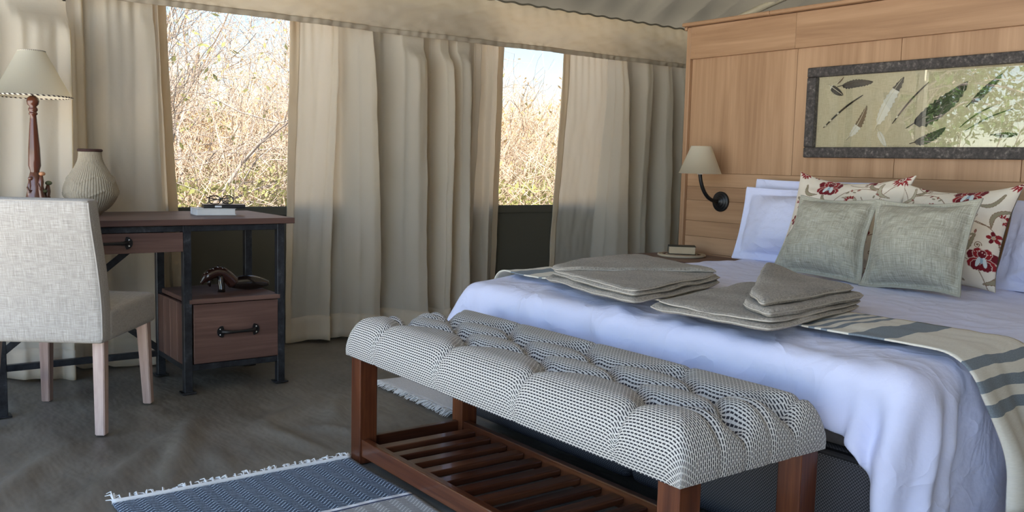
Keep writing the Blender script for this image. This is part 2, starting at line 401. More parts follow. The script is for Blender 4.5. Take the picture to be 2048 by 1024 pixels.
for i, (w, lab) in enumerate([(W1, 'wide mesh window above the desk looking onto dry bush'), (W2, 'narrow mesh window nearest the headboard, between pale curtains')]):
    me = grid_mesh('insect_mesh', np.array([[[w[0], WY, w[2]], [w[0], WY, w[3]]], [[w[1], WY, w[2]], [w[1], WY, w[3]]]], float))
    wo = struct(link('window_%d' % (i + 1), me, 'insect_mesh'), lab, 'window')
    bm = bmesh.new()
    add_box(bm, ((w[0] + w[1]) / 2, WY - .012, w[2] - .026), (w[1] - w[0] + .06, .012, .045), bev=.002)
    link('sill_binding', bm_mesh(bm, 'sill_binding'), 'wall_canvas', wo)
bm = bmesh.new()
for x in (-.50, ): add_box(bm, (x, WY - .03, 1.0), (.07, .07, 2.1))
struct(link('trim_1', bm_mesh(bm, 'trim_1'), 'pole_pale'), 'pale corner pole of the tent beside the open side', 'pole')
box_ = box('wall_east', (6.19, -1.85, -.02), (6.21, 4.84, 3.4), 'wall_canvas', bev=0); struct(box_, 'canvas tent wall behind the wooden headboard', 'wall')
bm = bmesh.new(); add_box(bm, (-.52, 1.5, 2.06), (.03, 6.7, .10), bev=0)
for y in (-1.8, 1.4): add_box(bm, (-.52, y, 1.0), (.07, .07, 2.05))
struct(link('wall_entrance', bm_mesh(bm, 'wall_entrance'), 'pole_pale'), 'open entrance side of the tent with poles and top rail', 'wall')
bm = bmesh.new(); add_box(bm, (2.84, -1.85, 1.2), (6.7, .012, 2.5), bev=0)
struct(link('wall_back', bm_mesh(bm, 'wall_back'), 'ceiling_canvas'), 'olive canvas tent wall behind the camera', 'wall')
# roof: two canvas slopes, gathered where the lining meets the valance
u = np.linspace(-.9, 6.5, 420); t = np.linspace(0, 1, 60)
U, T = np.meshgrid(u, t, indexing='ij')
RY, RZ = 1.6, 3.35
Yr = 4.66 + (RY - 4.66) * T; Zr = 2.035 + (RZ - 2.035) * T
g = np.exp(-T * 5.5)
gat = 1.7 * (.05 * np.abs(np.sin(U * 6.1 + 2.6 * np.sin(U * 2.3 + .7) + T * 5)) ** .7 + .030 * np.sin(U * 17 + 3.1 * np.sin(U * 2.9) + T * 9) * np.exp(-T * 6) + .010 * np.sin(U * 57 + 2.3 * np.sin(U * 7.)) * np.exp(-T * 26)) * np.exp(-T * 2.6) + .02 * fbm(U * .7, T * 2.5, 8, 3)
Zr = Zr - .05 * np.sin(PI * np.clip(T * 1.2, 0, 1)) + gat * sstep(0, .10, T)
roof = np.stack([U, Yr, Zr], -1)
T2 = np.linspace(0, 1, 24); U2, T3 = np.meshgrid(u[::4], T2, indexing='ij')
roof2 = np.stack([U2, RY + (-3.2 - RY) * T3, RZ + (2.1 - RZ) * T3 + .02 * fbm(U2, T3 * 3, 4, 3)], -1)
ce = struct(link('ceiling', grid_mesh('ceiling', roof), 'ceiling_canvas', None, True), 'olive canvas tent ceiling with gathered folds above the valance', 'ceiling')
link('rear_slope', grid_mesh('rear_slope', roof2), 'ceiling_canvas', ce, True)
tube('ridge_sun_block', [(-1.0, RY, RZ + .01), (6.5, RY, RZ + .01)], .07, 'ceiling_canvas', ce, 10)  # unseen tube added to stop sun leaking through the gap between the slopes
tube('roof_strap', [(5.16, 4.52, 2.05), (5.25, 4.38, 2.115), (5.36, 4.18, 2.21), (5.5, 3.9, 2.33)], .024, 'pole_pale', ce, 8)
# valance strip along the window wall
u = np.linspace(-.1, 6.15, 520); t = np.linspace(0, 1, 40); U, T = np.meshgrid(u, t, indexing='ij')
Yv = 4.60 + .014 * fbm(U * .9 + T * .25, T * .5 - U * .3, 21, 4) * (.3 + T) + .004 * fbm(U * 4 + T * 2., T * 1.1, 22, 3) + .0035 * np.sin(U * 85 + T * 9 + 3 * np.sin(U * 9)) * (T > .87) + .004 * np.sin(U * 60 + 3 * np.sin(U * 5)) * np.exp(-T * 5) + .05 * (1 - T) ** 3
Zv = 2.03 - T * (2.03 - 1.748) + .003 * fbm(U * .5, T * 0, 3, 2)
va = struct(link('trim_2', grid_mesh('trim_2', np.stack([U, Yv, Zv], -1)), 'valance_canvas', None, True), 'long beige canvas valance hiding the curtain tops', 'valance')
sel = slice(35, 40)
hem = np.stack([U, Yv - .004, Zv], -1)[:, sel]; hem[:, 0, 1] += .003
solid(link('valance_hem', grid_mesh('valance_hem', hem), 'valance_canvas', va, True), .004)
tube('seam_cord', np.stack([u, np.full_like(u, 4.642), 2.03 + .004 * np.sin(u * 50)], -1), .006, 'ceiling_canvas', va, 6)
# ground outside
gr = box('ground', (-45, -45, -.6), (60, 60, -.12), 'ground', bev=0); struct(gr, 'pale dry ground outside the tent', 'ground')

# ------------------------------------------------------------------ curtains
def curtain(name, label, knots, Yb=4.68, z0=.01, z1=1.93, hem=None, seed=0, amp=1.0, wob=.010):
    """knots (x_top, x_bottom, depth into the room)"""
    k = np.asarray(knots, float); per = 16; n = (len(k) - 1) * per + 1
    s = np.linspace(0, len(k) - 1, n); i = np.minimum(s.astype(int), len(k) - 2); f = s - i; fs = f * f * (3 - 2 * f)
    xt = k[i, 0] * (1 - f) + k[i + 1, 0] * f; xb = k[i, 1] * (1 - f) + k[i + 1, 1] * f
    d = k[i, 2] * (1 - fs) + k[i + 1, 2] * fs
    t = np.linspace(0, 1, 56)
    T = np.broadcast_to(t[None], (n, 56)); w = sstep(.0, 1, T)
    X = xt[:, None] * (1 - w) + xb[:, None] * w
    D = d[:, None] * amp * 1.2 * (.7 + .3 * sstep(0, .25, T) + .10 * np.sin(T * 4 + s[:, None] * .6))
    tops = np.exp(-T * 9) * .012 * np.sin(X * 120 + seed)
    Y = Yb - D - tops - wob * fbm(X * 1.6, T * 1.1, seed + 40, 4, 1.) * (.35 + T) - .004 * fbm(X * 5 + T * 2, T * 5, seed + 7, 3)
    Z = z1 + (z0 - z1) * T + .008 * np.sin(s * 1.3 + seed)[:, None] * T
    Y = np.where(Z > 1.70, np.maximum(Y, 4.625 + .0 * Y), np.maximum(Y, 4.625 - .25 * sstep(1.70, 1.45, Z)))
    P = np.stack([X, Y, Z], -1)
    L = np.concatenate([[0], np.cumsum(np.linalg.norm(np.diff(P[:, 28], axis=0), axis=1))])
    uv = np.stack([np.broadcast_to(L[:, None], T.shape), Z], -1)
    o = link(name, grid_mesh(name, P, uv), 'curtain_canvas', None, True)
    tag(o, label, 'curtain', 'canvas curtains along the window wall')
    if hem:
        m = L < .045 if hem == 'start' else L > L[-1] - .045
        if m.sum() < 3: m[:3] = True
        Q = P[m].copy(); Q[..., 1] -= .004
        solid(link('side_hem', grid_mesh('side_hem', Q), 'curtain_hem', o, True), .003)
    # bottom hem, sewn a hand's width up
    Q = P[:, 51:].copy(); Q[..., 1] -= .003
    solid(link('bottom_hem', grid_mesh('bottom_hem', Q), 'curtain_canvas', o, True), .003)
    return o
curtain('curtain', 'whitish canvas curtain at the left picture edge behind the table lamp',
        [(.36, .34, .03), (.44, .42, .14), (.50, .49, .13), (.53, .51, .05), (.60, .57, .05), (.69, .66, .14), (.76, .74, .16), (.82, .80, .15), (.866, .845, .19), (.876, .855, .16), (.866, .845, .08), (.85, .82, .05)], 4.70, .005, seed=1)
curtain('curtain', 'cream canvas curtain hanging behind the woven vase',
        [(.83, .84, -.01), (.89, .89, -.01), (.915, .925, .06), (.945, .955, .075), (.965, .975, .03), (.99, 1.0, .035), (1.06, 1.05, .09), (1.17, 1.15, .10), (1.225, 1.24, .14), (1.254, 1.28, .13), (1.262, 1.30, .04), (1.255, 1.29, .0)], 4.73, .01, seed=2)
curtain('curtain', 'narrow bunched curtain on the left edge of the wide window',
        [(1.225, 1.22, .01), (1.258, 1.25, .06), (1.272, 1.28, .055), (1.276, 1.285, -.01), (1.29, 1.32, .05), (1.302, 1.35, .045), (1.306, 1.36, .005), (1.352, 1.43, .01)], 4.765, .01, hem='end', seed=3)
curtain('curtain', 'pale see-through curtain on the right of the wide window',
        [(2.012, 1.985, .0), (2.10, 2.03, .008), (2.18, 2.09, .015), (2.245, 2.16, .05), (2.268, 2.21, .075), (2.275, 2.235, .02), (2.268, 2.24, -.005), (2.31, 2.30, .02), (2.38, 2.38, .10), (2.425, 2.46, .135), (2.445, 2.50, .135), (2.452, 2.51, .06), (2.440, 2.49, -.01)], 4.765, .01, hem='start', seed=4, wob=.007)
curtain('curtain', 'grey-green curtain in deep folds between the two windows',
        [(2.44, 2.45, -.02), (2.50, 2.51, -.03), (2.56, 2.57, -.01), (2.64, 2.66, .08), (2.71, 2.73, .125), (2.765, 2.78, .12), (2.785, 2.80, .03), (2.785, 2.80, -.04), (2.83, 2.85, -.045), (2.855, 2.87, .02), (2.90, 2.905, .11), (2.935, 2.94, .125), (2.948, 2.955, .05), (2.94, 2.945, -.04),
         (2.965, 2.97, -.045), (2.985, 2.99, .03), (3.02, 3.02, .11), (3.07, 3.06, .125), (3.12, 3.10, .06), (3.17, 3.15, .02)], 4.71, .02, seed=5, amp=1.1, wob=.008)
curtain('curtain', 'warm backlit curtain on the left edge of the narrow window',
        [(3.15, 3.10, .01), (3.18, 3.13, .07), (3.215, 3.16, .08), (3.238, 3.19, .02), (3.25, 3.2, -.01), (3.285, 3.25, .06), (3.315, 3.28, .085), (3.325, 3.30, .02), (3.335, 3.31, -.005), (3.39, 3.36, .01), (3.448, 3.41, .005)], 4.765, .02, hem='end', seed=6, wob=.007)
curtain('curtain', 'pale curtain on the right of the narrow window beside the nightstand',
        [(3.945, 3.86, .0), (4.05, 3.93, .008), (4.17, 4.03, .015), (4.27, 4.13, .03), (4.315, 4.2, .035), (4.335, 4.25, .10), (4.375, 4.33, .14), (4.41, 4.43, .145), (4.42, 4.45, .08), (4.41, 4.44, -.01)], 4.765, .02, hem='start', seed=7, wob=.007)
curtain('curtain', 'dark grey-green curtain in the corner next to the headboard',
        [(4.40, 4.42, -.01), (4.47, 4.47, -.02), (4.54, 4.53, .02), (4.60, 4.59, .10), (4.65, 4.63, .105), (4.67, 4.65, .02), (4.69, 4.67, -.03), (4.74, 4.73, .02), (4.80, 4.80, .11), (4.85, 4.85, .11), (4.875, 4.875, .01), (4.92, 4.93, -.02), (5.0, 5.0, .08), (5.08, 5.08, .09), (5.2, 5.2, .0), (5.3, 5.3, .08), (5.42, 5.42, .07), (5.5, 5.5, .0)], 4.75, .02, seed=8, amp=1.1)

# ------------------------------------------------------------------ headboard partition
hb = thing('headboard', 'tall wooden headboard wall with top ledge behind the bed', 'headboard', (4.02, 2.04, 0))
YL, YR = 3.695, .39
box('core', (4.012, YR, 0), (4.05, YL - .005, 1.835), 'veneer_z', hb, 0)
for y0, y1 in ((YL - .03, YL), (YR, YR + .03)): box('edge_stile', (3.978, y0, 0), (4.055, y1, 1.838), 'veneer_z', hb, .003)
ys = [YL - .031, 2.945, 2.375, 1.80, 1.2, YR + .031]
for a, b in zip(ys[:-1], ys[1:]): box('upper_panel', (4.0, b + .0012, 1.008), (4.013, a - .0012, 1.66), 'veneer_z', hb, .0012)
zs = [0, .12, .24, .35, .455, .548, .642, .732, .851, .93, 1.007]
for a, b in zip(zs[:-1], zs[1:]): box('lower_board', (4.0, YR + .031, a + .0006), (4.013, YL - .031, b - .0006), 'veneer_y', hb, .001)
for a, b in ((YL - .031, 2.95), (2.949, 1.7), (1.699, YR + .031)): box('fascia_board', (3.979, b, 1.657), (4.013, a, 1.838), 'veneer_y', hb, .0015)
for a, b in ((YL + .018, 3.10), (3.099, 1.9), (1.899, YR - .018)):
    bm = bmesh.new(); add_box(bm, (4.006, (a + b) / 2, 1.851), (.115, a - b, .022), bev=.008, seg=3)
    link('top_cap', bm_mesh(bm, 'top_cap'), 'veneer_y', hb)
bm = bmesh.new(); add_box(bm, (4.01, YL + .006, 1.832), (.085, .022, .022), bev=.009, seg=3); link('cap_moulding', bm_mesh(bm, 'cap_moulding'), 'veneer_x', hb)
for y, z in ((3.63, 1.69), (3.63, 1.80)):
    lp = box('screw_plug', (3.9775, y - .004, z - .004), (3.98, y + .004, z + .004), 'veneer_x', hb, .001)

# ------------------------------------------------------------------ framed feathers
FX = 3.958; fy0, fy1, fz0, fz1, fwid = 2.852, 1.238, 1.101, 1.550, .052
fr = thing('framed_picture', 'long framed picture of feathers on linen hanging above the bed', 'picture', (3.98, 2.045, fz0))
for nm, lo, hi in (('frame_rail', (FX, fy1, fz0), (3.998, fy0, fz0 + fwid)), ('frame_rail', (FX, fy1, fz1 - fwid + .004), (3.998, fy0, fz1)),
                   ('frame_stile', (FX, fy0 - fwid, fz0 + fwid), (3.998, fy0, fz1 - fwid + .004)), ('frame_stile', (FX, fy1, fz0 + fwid), (3.998, fy1 + fwid, fz1 - fwid + .004))):
    box(nm, lo, hi, 'frame_bark', fr, .006, 2)
P = np.array([[[3.990, fy0 - .04, fz0 + .04], [3.990, fy0 - .04, fz1 - .04]], [[3.990, fy1 + .04, fz0 + .04], [3.990, fy1 + .04, fz1 - .04]]])
uvp = np.array([[[0, 0], [0, .37]], [[1.53, 0], [1.53, .37]]])
link('linen_mount', grid_mesh('linen_mount', P, uvp), 'art_linen', fr)
box('picture_glass', (3.9725, fy1 + .045, fz0 + .045), (3.9745, fy0 - .045, fz1 - .045), 'picture_glass', fr, 0)
def feather(A, B, w, mat, mat2=None, split=.5, bend=0., lean=1.):
    A, B = np.array(A), np.array(B); d = B - A; L = np.hypot(*d); d = d / L; nrm = np.array([-d[1], d[0]])
    def strip(t0, t1, m, nm, parent):
        t = np.linspace(t0, t1, 26); s = np.linspace(-1, 1, 9)
        Tm, Sm = np.meshgrid(t, s, indexing='ij')
        prof = np.sin(PI * np.clip((Tm - .12) / .88, 0, 1) ** .75) ** .6 * (.75 + .25 * np.sin(Tm * 37 + Sm * 2) ** 6)
        cx = bend * L * np.sin(PI * Tm)
        off = cx + Sm * w / 2 * prof * (1 + .25 * lean * np.sign(Sm))
        Q = A + d * L * Tm[..., None] + nrm * off[..., None]
        P = np.stack([3.9875 - .003 * (1 - Sm ** 2), Q[..., 0], Q[..., 1]], -1)
        return link(nm, grid_mesh(nm, P), m, parent, True)
    vane = strip(.0, 1. if not mat2 else split, mat, 'feather', fr)
    if mat2: strip(split, 1., mat2, 'feather_tip', vane)
    t = np.linspace(0, .97, 12); cx = bend * L * np.sin(PI * t)
    Q = A + d * L * t[:, None] + nrm * cx[:, None]
    tube('quill', np.stack([np.full(12, 3.984), Q[:, 0], Q[:, 1]], -1), np.linspace(.0022, .0008, 12), 'quill_pale' if mat != 'feather_dark' else 'quill_dark', vane, 6)
def quill(A, B, w, bands=()):
    A, B = np.array(A), np.array(B); t = np.linspace(0, 1, 14)
    Q = A + (B - A) * t[:, None] + np.array([0, 1.]) * (.012 * np.sin(PI * t))[:, None]
    q = tube('feather_quill', np.stack([np.full(14, 3.984), Q[:, 0], Q[:, 1]], -1), w * (.35 + .65 * np.sin(PI * t) ** .5), 'quill_dark', fr, 6)
    for b in bands:
        p = A + (B - A) * b; p2 = A + (B - A) * (b + .045)
        o_ = .012 * math.sin(PI * b)
        tube('white_band', [(3.9838, p[0], p[1] + o_), (3.9838, p2[0], p2[1] + o_)], w * 1.25, 'quill_pale', q, 6)
feather((2.740, 1.462), (2.658, 1.408), .042, 'feather_white', 'feather_dark', .22)
feather((2.70, 1.462), (2.661, 1.497), .016, 'feather_brown')
feather((2.690, 1.450), (2.500, 1.463), .047, 'feather_dark', bend=-.04)
quill((2.758, 1.25), (2.549, 1.403), .0042, (.04, .17, .36))
feather((2.624, 1.19), (2.526, 1.352), .044, 'feather_white', 'feather_brown', .45, .05)
feather((2.478, 1.230), (2.346, 1.477), .062, 'feather_white', 'feather_dark', .76, -.05)
quill((2.388, 1.263), (2.223, 1.446), .0036, (.12,))
feather((2.318, 1.240), (2.045, 1.440), .098, 'feather_dark', bend=.03)
feather((2.045, 1.328), (1.90, 1.465), .040, 'feather_dark')
feather((2.295, 1.17), (2.13, 1.242), .050, 'feather_dark', bend=.05)
quill((2.068, 1.238), (1.927, 1.328), .003)
quill((2.042, 1.224), (1.838, 1.315), .003)
feather((1.93, 1.206), (1.815, 1.208), .028, 'feather_dark')
feather((2.462, 1.240), (2.412, 1.156), .034, 'feather_white')
for a in (((1.74, 1.2), (1.6, 1.45), .07, 'feather_white', 'feather_dark', .7), ((1.52, 1.22), (1.36, 1.42), .09, 'feather_dark'), ((1.5, 1.2), (1.34, 1.24), .04, 'feather_brown')): feather(*a)

# ------------------------------------------------------------------ wall sconce
sc = thing('wall_sconce', 'black iron wall sconce with cream shade on the headboard', 'wall lamp', (3.99, 3.40, .85))
def disc_x(name, prof, cy, cz, mat, parent):
    n = 36; th = np.arange(n + 1) / n * 2 * PI; prof = np.asarray(prof)
    P = np.stack([np.broadcast_to(prof[None, :, 0], (n + 1, len(prof))), cy + prof[None, :, 1] * np.cos(th)[:, None], cz + prof[None, :, 1] * np.sin(th)[:, None]], -1)
    return link(name, grid_mesh(name, P), mat, parent, True)
disc_x('wall_plate', [(3.999, .056), (3.990, .057), (3.986, .053), (3.988, .046), (3.984, .043), (3.980, .040), (3.982, .034), (3.977, .031), (3.972, .026), (3.974, .020), (3.968, .018), (3.962, .0)], 3.402, .85, 'black_iron', sc)
t = np.linspace(0, 1, 24)
ax_ = 3.965 + (3.835 - 3.965) * np.sin(t * PI / 2) ** .9; az_ = .852 + .16 * (1 - np.cos(t * PI / 2)) ** 1.0
tube('arm', np.stack([ax_, 3.402 + .02 * t, az_], -1), .0105, 'black_iron', sc, 12)
tube('lamp_holder', [(3.835, 3.422, 1.0), (3.835, 3.422, 1.06)], .016, 'paper', sc, 12)
sh = lathe('shade', [(.118, 1.005), (.117, 1.004), (.055, 1.155), (.053, 1.155), (.1155, 1.006)], 3.835, 3.422, 'lampshade', sc, 48)
tube('shade_spider', [(3.78, 3.422, 1.145), (3.89, 3.422, 1.145)], .002, 'black_iron', sc, 6)

# ------------------------------------------------------------------ bed
bed = thing('bed', 'king bed on two dark grey upholstered bases behind the bench', 'bed', (2.96, 2.045, 0))
BX0, BX1, BY0, BY1 = 1.985, 3.985, 1.10, 2.965
for y0, y1 in ((2.023, BY1), (BY0, 2.017)):
    b_ = box('base_unit', (BX0, y0, .032), (BX1, y1, .335), 'bed_base_fabric', bed, .035, 4)
    b_.data.polygons.foreach_set('use_smooth', np.ones(len(b_.data.polygons), bool))
    box('base_piping', (BX0 - .003, y0 + .02, .318), (BX1, y1 - .02, .332), 'bed_piping', b_, .004)
    for x in (BX0 + .12, BX1 - .15):
        for y in (y0 + .12, y1 - .12): tube('caster', [(x, y, .0), (x, y, .034)], .024, 'bed_foot', b_, 10)
mt = box('mattress', (BX0 + .01, BY0 + .005, .337), (BX1, BY1 - .005, .545), 'mattress_fabric', bed, .045, 4)
mt.data.polygons.foreach_set('use_smooth', np.ones(len(mt.data.polygons), bool))

def drape(x0, x1, y0, y1, bx, step=.019, r=.045, iters=110, inner=6, seed=3, floor=.02, fric=.85):
    """position-based cloth laid over a rounded box bx=(x0,y0,z0,x1,y1,z1)"""
    rng = np.random.default_rng(seed); nx = int(round((x1 - x0) / step)) + 1; ny = int(round((y1 - y0) / step)) + 1
    ga, gb = np.meshgrid(np.linspace(x0, x1, nx), np.linspace(y0, y1, ny), indexing='ij')
    P = np.stack([ga, gb, np.full_like(ga, bx[5] + .004)], -1); P[..., 2] += rng.normal(0, .0015, P.shape[:2])
    V = np.zeros_like(P); lo = np.array([bx[0], bx[1], bx[2] - 1.]) + r; hi = np.array([bx[3], bx[4], bx[5]]) - r
    hx = (x1 - x0) / (nx - 1); hy = (y1 - y0) / (ny - 1); dg = math.hypot(hx, hy); dt = 1 / 60.
    def fix(A, B, L, kk):
        D = B - A; n = np.sqrt((D * D).sum(-1, keepdims=True)) + 1e-9; return D * (1 - L / n) * .5 * kk
    for it in range(iters):
        V[..., 2] -= 9.8 * dt; V *= .975; Q = P + V * dt
        for kk_ in range(inner):
            for (a, b), L, kk in (((1, 0), hx, 1.), ((0, 1), hy, 1.), ((1, 1), dg, .35), ((1, -1), dg, .35), ((2, 0), 2 * hx, .05), ((0, 2), 2 * hy, .05)):
                for ph in (0, 1):
                    if a and not b:
                        ix = np.concatenate([np.arange(s, nx - a, 2 * a) for s in range(ph * a, ph * a + a)])
                        c = fix(Q[ix], Q[ix + a], L, kk); Q[ix] += c; Q[ix + a] -= c
                    elif b and not a:
                        ix = np.concatenate([np.arange(s, ny - b, 2 * b) for s in range(ph * b, ph * b + b)])
                        c = fix(Q[:, ix], Q[:, ix + b], L, kk); Q[:, ix] += c; Q[:, ix + b] -= c
                    else:
                        ia = np.arange(ph, nx - 1, 2)
                        if b > 0: c = fix(Q[ia, :-1], Q[ia + 1, 1:], L, kk); Q[ia, :-1] += c; Q[ia + 1, 1:] -= c
                        else: c = fix(Q[ia, 1:], Q[ia + 1, :-1], L, kk); Q[ia, 1:] += c; Q[ia + 1, :-1] -= c
            Cc = np.clip(Q, lo, hi); D = Q - Cc; n = np.sqrt((D * D).sum(-1, keepdims=True)); ins = n < r; zero = n < 1e-6
            D = np.where(zero, np.array([0, 0, 1.]), D / np.maximum(n, 1e-9))
            Nn = np.where(zero, np.stack([Q[..., 0], Q[..., 1], np.full(Q.shape[:2], bx[5])], -1), Cc + D * r)
            tg = Q - P; Q = np.where(ins, Nn - fric * .5 * (tg - (tg * D).sum(-1, keepdims=True) * D), Q)
            Q[..., 2] = np.maximum(Q[..., 2], floor)
        V = (Q - P) / dt; sp = np.sqrt((V * V).sum(-1, keepdims=True)); V *= np.minimum(1, 3 / np.maximum(sp, 1e-9)); P = Q
    return P
D = drape(1.865, 3.93, .60, 3.185, (BX0 - .012, BY0 - .012, 0, BX1 + .1, BY1 + .012, .560), floor=.03)
a, b = np.meshgrid(np.linspace(0, 2.1, D.shape[0]), np.linspace(0, 2.6, D.shape[1]), indexing='ij')
topw = sstep(.5, .57, D[..., 2])
wr = .006 * fbm(a * 1.2, b * 1.2, 12, 4, 1.) + .004 * fbm(a * .8 + b * 1.5, b * 4.5, 14, 3, 1.1)
nrm = np.cross(np.gradient(D, axis=0), np.gradient(D, axis=1)); nrm /= np.linalg.norm(nrm, axis=-1, keepdims=True) + 1e-9
hang = 1 - sstep(.42, .56, D[..., 2])
phi = np.arctan2(D[..., 1] - (BY0 + .10), D[..., 0] - (BX0 + .10))
near = np.exp(-(np.hypot(D[..., 0] - BX0, D[..., 1] - BY0) / .33) ** 2)
fold = .016 * near * np.sin(phi * 9 + .6 * np.sin(D[..., 2] * 9)) + .006 * np.sin(D[..., 1] * 31 + 2 * np.sin(D[..., 1] * 5)) * (D[..., 0] < BX0 + .05) + .008 * np.sin(D[..., 0] * 27 + 2 * np.sin(D[..., 0] * 4)) * (D[..., 1] < BY0 + .03)
def crz(x, y, sd, f): n_ = fbm(x, y, sd, 3, f); return np.exp(-(n_ / .16) ** 2)
wr = wr + .008 * crz(a * .7 + b * .5, b * 1.0, 91, 1.0) * (.35 + .65 * sstep(.7, 0, a)) + .006 * crz(a * 1.4, b * .7 - a * .6, 92, 1.6)
D = D + nrm * (wr + .008 + fold * hang)[..., None]
fl_ = sstep(.56, .36, D[..., 2]) * (D[..., 1] > BY1 - .06); D[..., 1] += .10 * fl_; D[..., 0] -= .02 * fl_
D[..., 2] += topw * .012 * (1 - np.exp(-((D[..., 0] - BX0) / .25) ** 2)) * 1.2
D[..., 2] = np.maximum(D[..., 2], .02)
dv = link('duvet', grid_mesh('duvet', D), 'bed_cotton', None, True)
tag(dv, 'lavender-white cotton duvet draped over the bed', 'duvet'); solid(dv, .010, -1.); subd(dv, 1)

# ------------------------------------------------------------------ striped throw across the foot of the bed
def polyline(pts, n):
    pts = np.asarray(pts, float); L = np.concatenate([[0], np.cumsum(np.linalg.norm(np.diff(pts, axis=0), axis=1))])
    s = np.linspace(0, L[-1], n); return np.stack([np.interp(s, L, pts[:, i]) for i in range(pts.shape[1])], -1), s
zt = .598
arc = lambda cy, cz, r, a0, a1: [(cy + r * math.cos(q), cz + r * math.sin(q)) for q in np.linspace(a0, a1, 9)]
prof = [(1.0, .222), (1.012, .32), (1.03, .45)] + arc(1.13, zt - .09, .09, PI, PI / 2) + [(1.5, zt), (2.2, zt), (2.88, zt)] + arc(2.93, zt - .09, .09, PI / 2, .05) + [(3.03, .40), (3.05, .25)]
pl, sl = polyline(prof, 190)
w = np.linspace(0, 1, 26); Wm, Sm = np.meshgrid(w, sl, indexing='ij')
hang = sstep(.62, .30, np.broadcast_to(pl[None, :, 1], Wm.shape)) * (Sm < 1.2)
Xw = 2.155 + .335 * Wm + .012 * fbm(Sm * .8, Wm * .4, 31, 3) + .10 * hang * (Wm - .2) + .10 * hang
Yw = pl[None, :, 0] + 0 * Wm - hang * (.02 + .022 * np.sin(Wm * 9 + Sm * 3) + .008 * np.sin(Wm * 23))
Zw = pl[None, :, 1] + 0 * Wm + (1 - hang) * .004 * fbm(Wm * 1.4, Sm * 1.6, 33, 4) + .002
uv = np.stack([Sm, Wm * .335], -1)
# u along: 0 = hanging near end.  bands are laid out in THROW_BANDS
th_ = link('throw', grid_mesh('throw', np.stack([Xw, Yw, Zw], -1), uv), 'throw_weave', None, True)
tag(th_, 'cream throw with blue-grey stripes lying across the foot of the bed', 'throw'); solid(th_, .005, 1.)
rng = random.Random(4); parts = []
for i in range(46):
    q = i / 45; ii = min(25, int(q * 25)); p = (Xw[ii, 0] + (q * 25 - ii) * .018, Yw[ii, 0], Zw[ii, 0])
    for j in range(2):
        dx, dy = rng.uniform(-.012, .012), rng.uniform(-.02, .012)
        parts.append(tube_vq([p, (p[0] + dx * .3, p[1] + dy, p[2] - .03), (p[0] + dx, p[1] + dy * .7, p[2] - .085 - rng.uniform(0, .02))], [.0026, .0032, .0022], 5, False))
    parts.append(tube_vq([(p[0], p[1], p[2] - .004), (p[0], p[1], p[2] - .012)], .005, 6, False))
stuff(link('fringe', join_meshes('fringe', parts), 'throw_fringe', th_, True))

# ------------------------------------------------------------------ towels
def slab(A, B, Cc, Dd, z0, th, seed=0, lift=None, nu=56, nv=46, rnd=26, cr=.055):
    """rounded cloth slab over the quad A,B,C,D (xy); lift(a,b) adds height"""
    a = np.linspace(-1, 1, nu); b = np.linspace(-1, 1, nv); a = np.sin(a * PI / 2) * .5 + a * .5; b = np.sin(b * PI / 2) * .5 + b * .5
    Am, Bm = np.meshgrid(a, b, indexing='ij'); a2 = Am * (1 - cr * np.abs(Bm) ** 7); b2 = Bm * (1 - cr * np.abs(Am) ** 7); s, t = (a2 + 1) / 2, (b2 + 1) / 2
    A, B, Cc, Dd = [np.array(x, float) for x in (A, B, Cc, Dd)]
    xy = (A * ((1 - s) * (1 - t))[..., None] + B * (s * (1 - t))[..., None] + Cc * (s * t)[..., None] + Dd * ((1 - s) * t)[..., None])
    wv = .006 * fbm(xy[..., 0] * 2.5, xy[..., 1] * 2.5, seed, 3)
    xy = xy + np.stack([wv * .6, -wv * .6], -1)
    e = ((1 - np.abs(Am) ** rnd) * (1 - np.abs(Bm) ** rnd)).clip(0, 1) ** .5
    up_ = lift(s, t) if lift else 0
    base = z0 + .003 * fbm(xy[..., 0] * 3, xy[..., 1] * 3, seed + 1, 3) + up_
    top = np.stack([xy[..., 0], xy[..., 1], base + th * .5 + th * .5 * e], -1); bot = np.stack([xy[..., 0], xy[..., 1], base + th * .5 - th * .5 * e], -1)
    n = nu * nv; I = np.arange(n).reshape(nu, nv)
    q = np.stack([I[:-1, :-1], I[1:, :-1], I[1:, 1:], I[:-1, 1:]], -1).reshape(-1, 4)
    return np.concatenate([top.reshape(-1, 3), bot.reshape(-1, 3)]), np.concatenate([q, q[:, ::-1] + n])
def layer(name, parent, *a, mat='terry', **k):
    V, Q = slab(*a, **k); o = link(name, raw_mesh(name, V, Q), mat, parent, True)
    G = V[:56 * 46].reshape(56, 46, 3); e = np.concatenate([G[:, 0], G[-1, 1:], G[::-1, -1][1:], G[0, ::-1][1:]])
    Vt, Qt = tube_vq(e, .0026, 6, False); link('edge_binding', raw_mesh('edge_binding', Vt, Qt), 'terry_edge', o, True); return o
zb = .604
tw = thing('bath_towel', 'folded grey-beige bath towel farther from the camera, near the window', 'towel', (2.38, 2.4, zb), 'folded towels on the bed')
layer('folded_layer', tw, (2.09, 2.62), (1.95, 1.985), (2.61, 2.19), (2.77, 2.82), zb, .021, seed=1)
layer('folded_layer', tw, (2.11, 2.60), (1.965, 2.0), (2.62, 2.20), (2.76, 2.80), zb + .018, .021, seed=2)
layer('lower_flap', tw, (2.115, 2.59), (1.975, 2.01), (2.60, 2.205), (2.42, 2.43), zb + .035, .013, seed=4)
layer('top_flap', tw, (2.13, 2.61), (2.10, 2.53), (2.63, 2.215), (2.77, 2.80), zb + .037, .022, seed=3, lift=lambda s, t: .010 * np.sin(PI * t) * (1 - s))
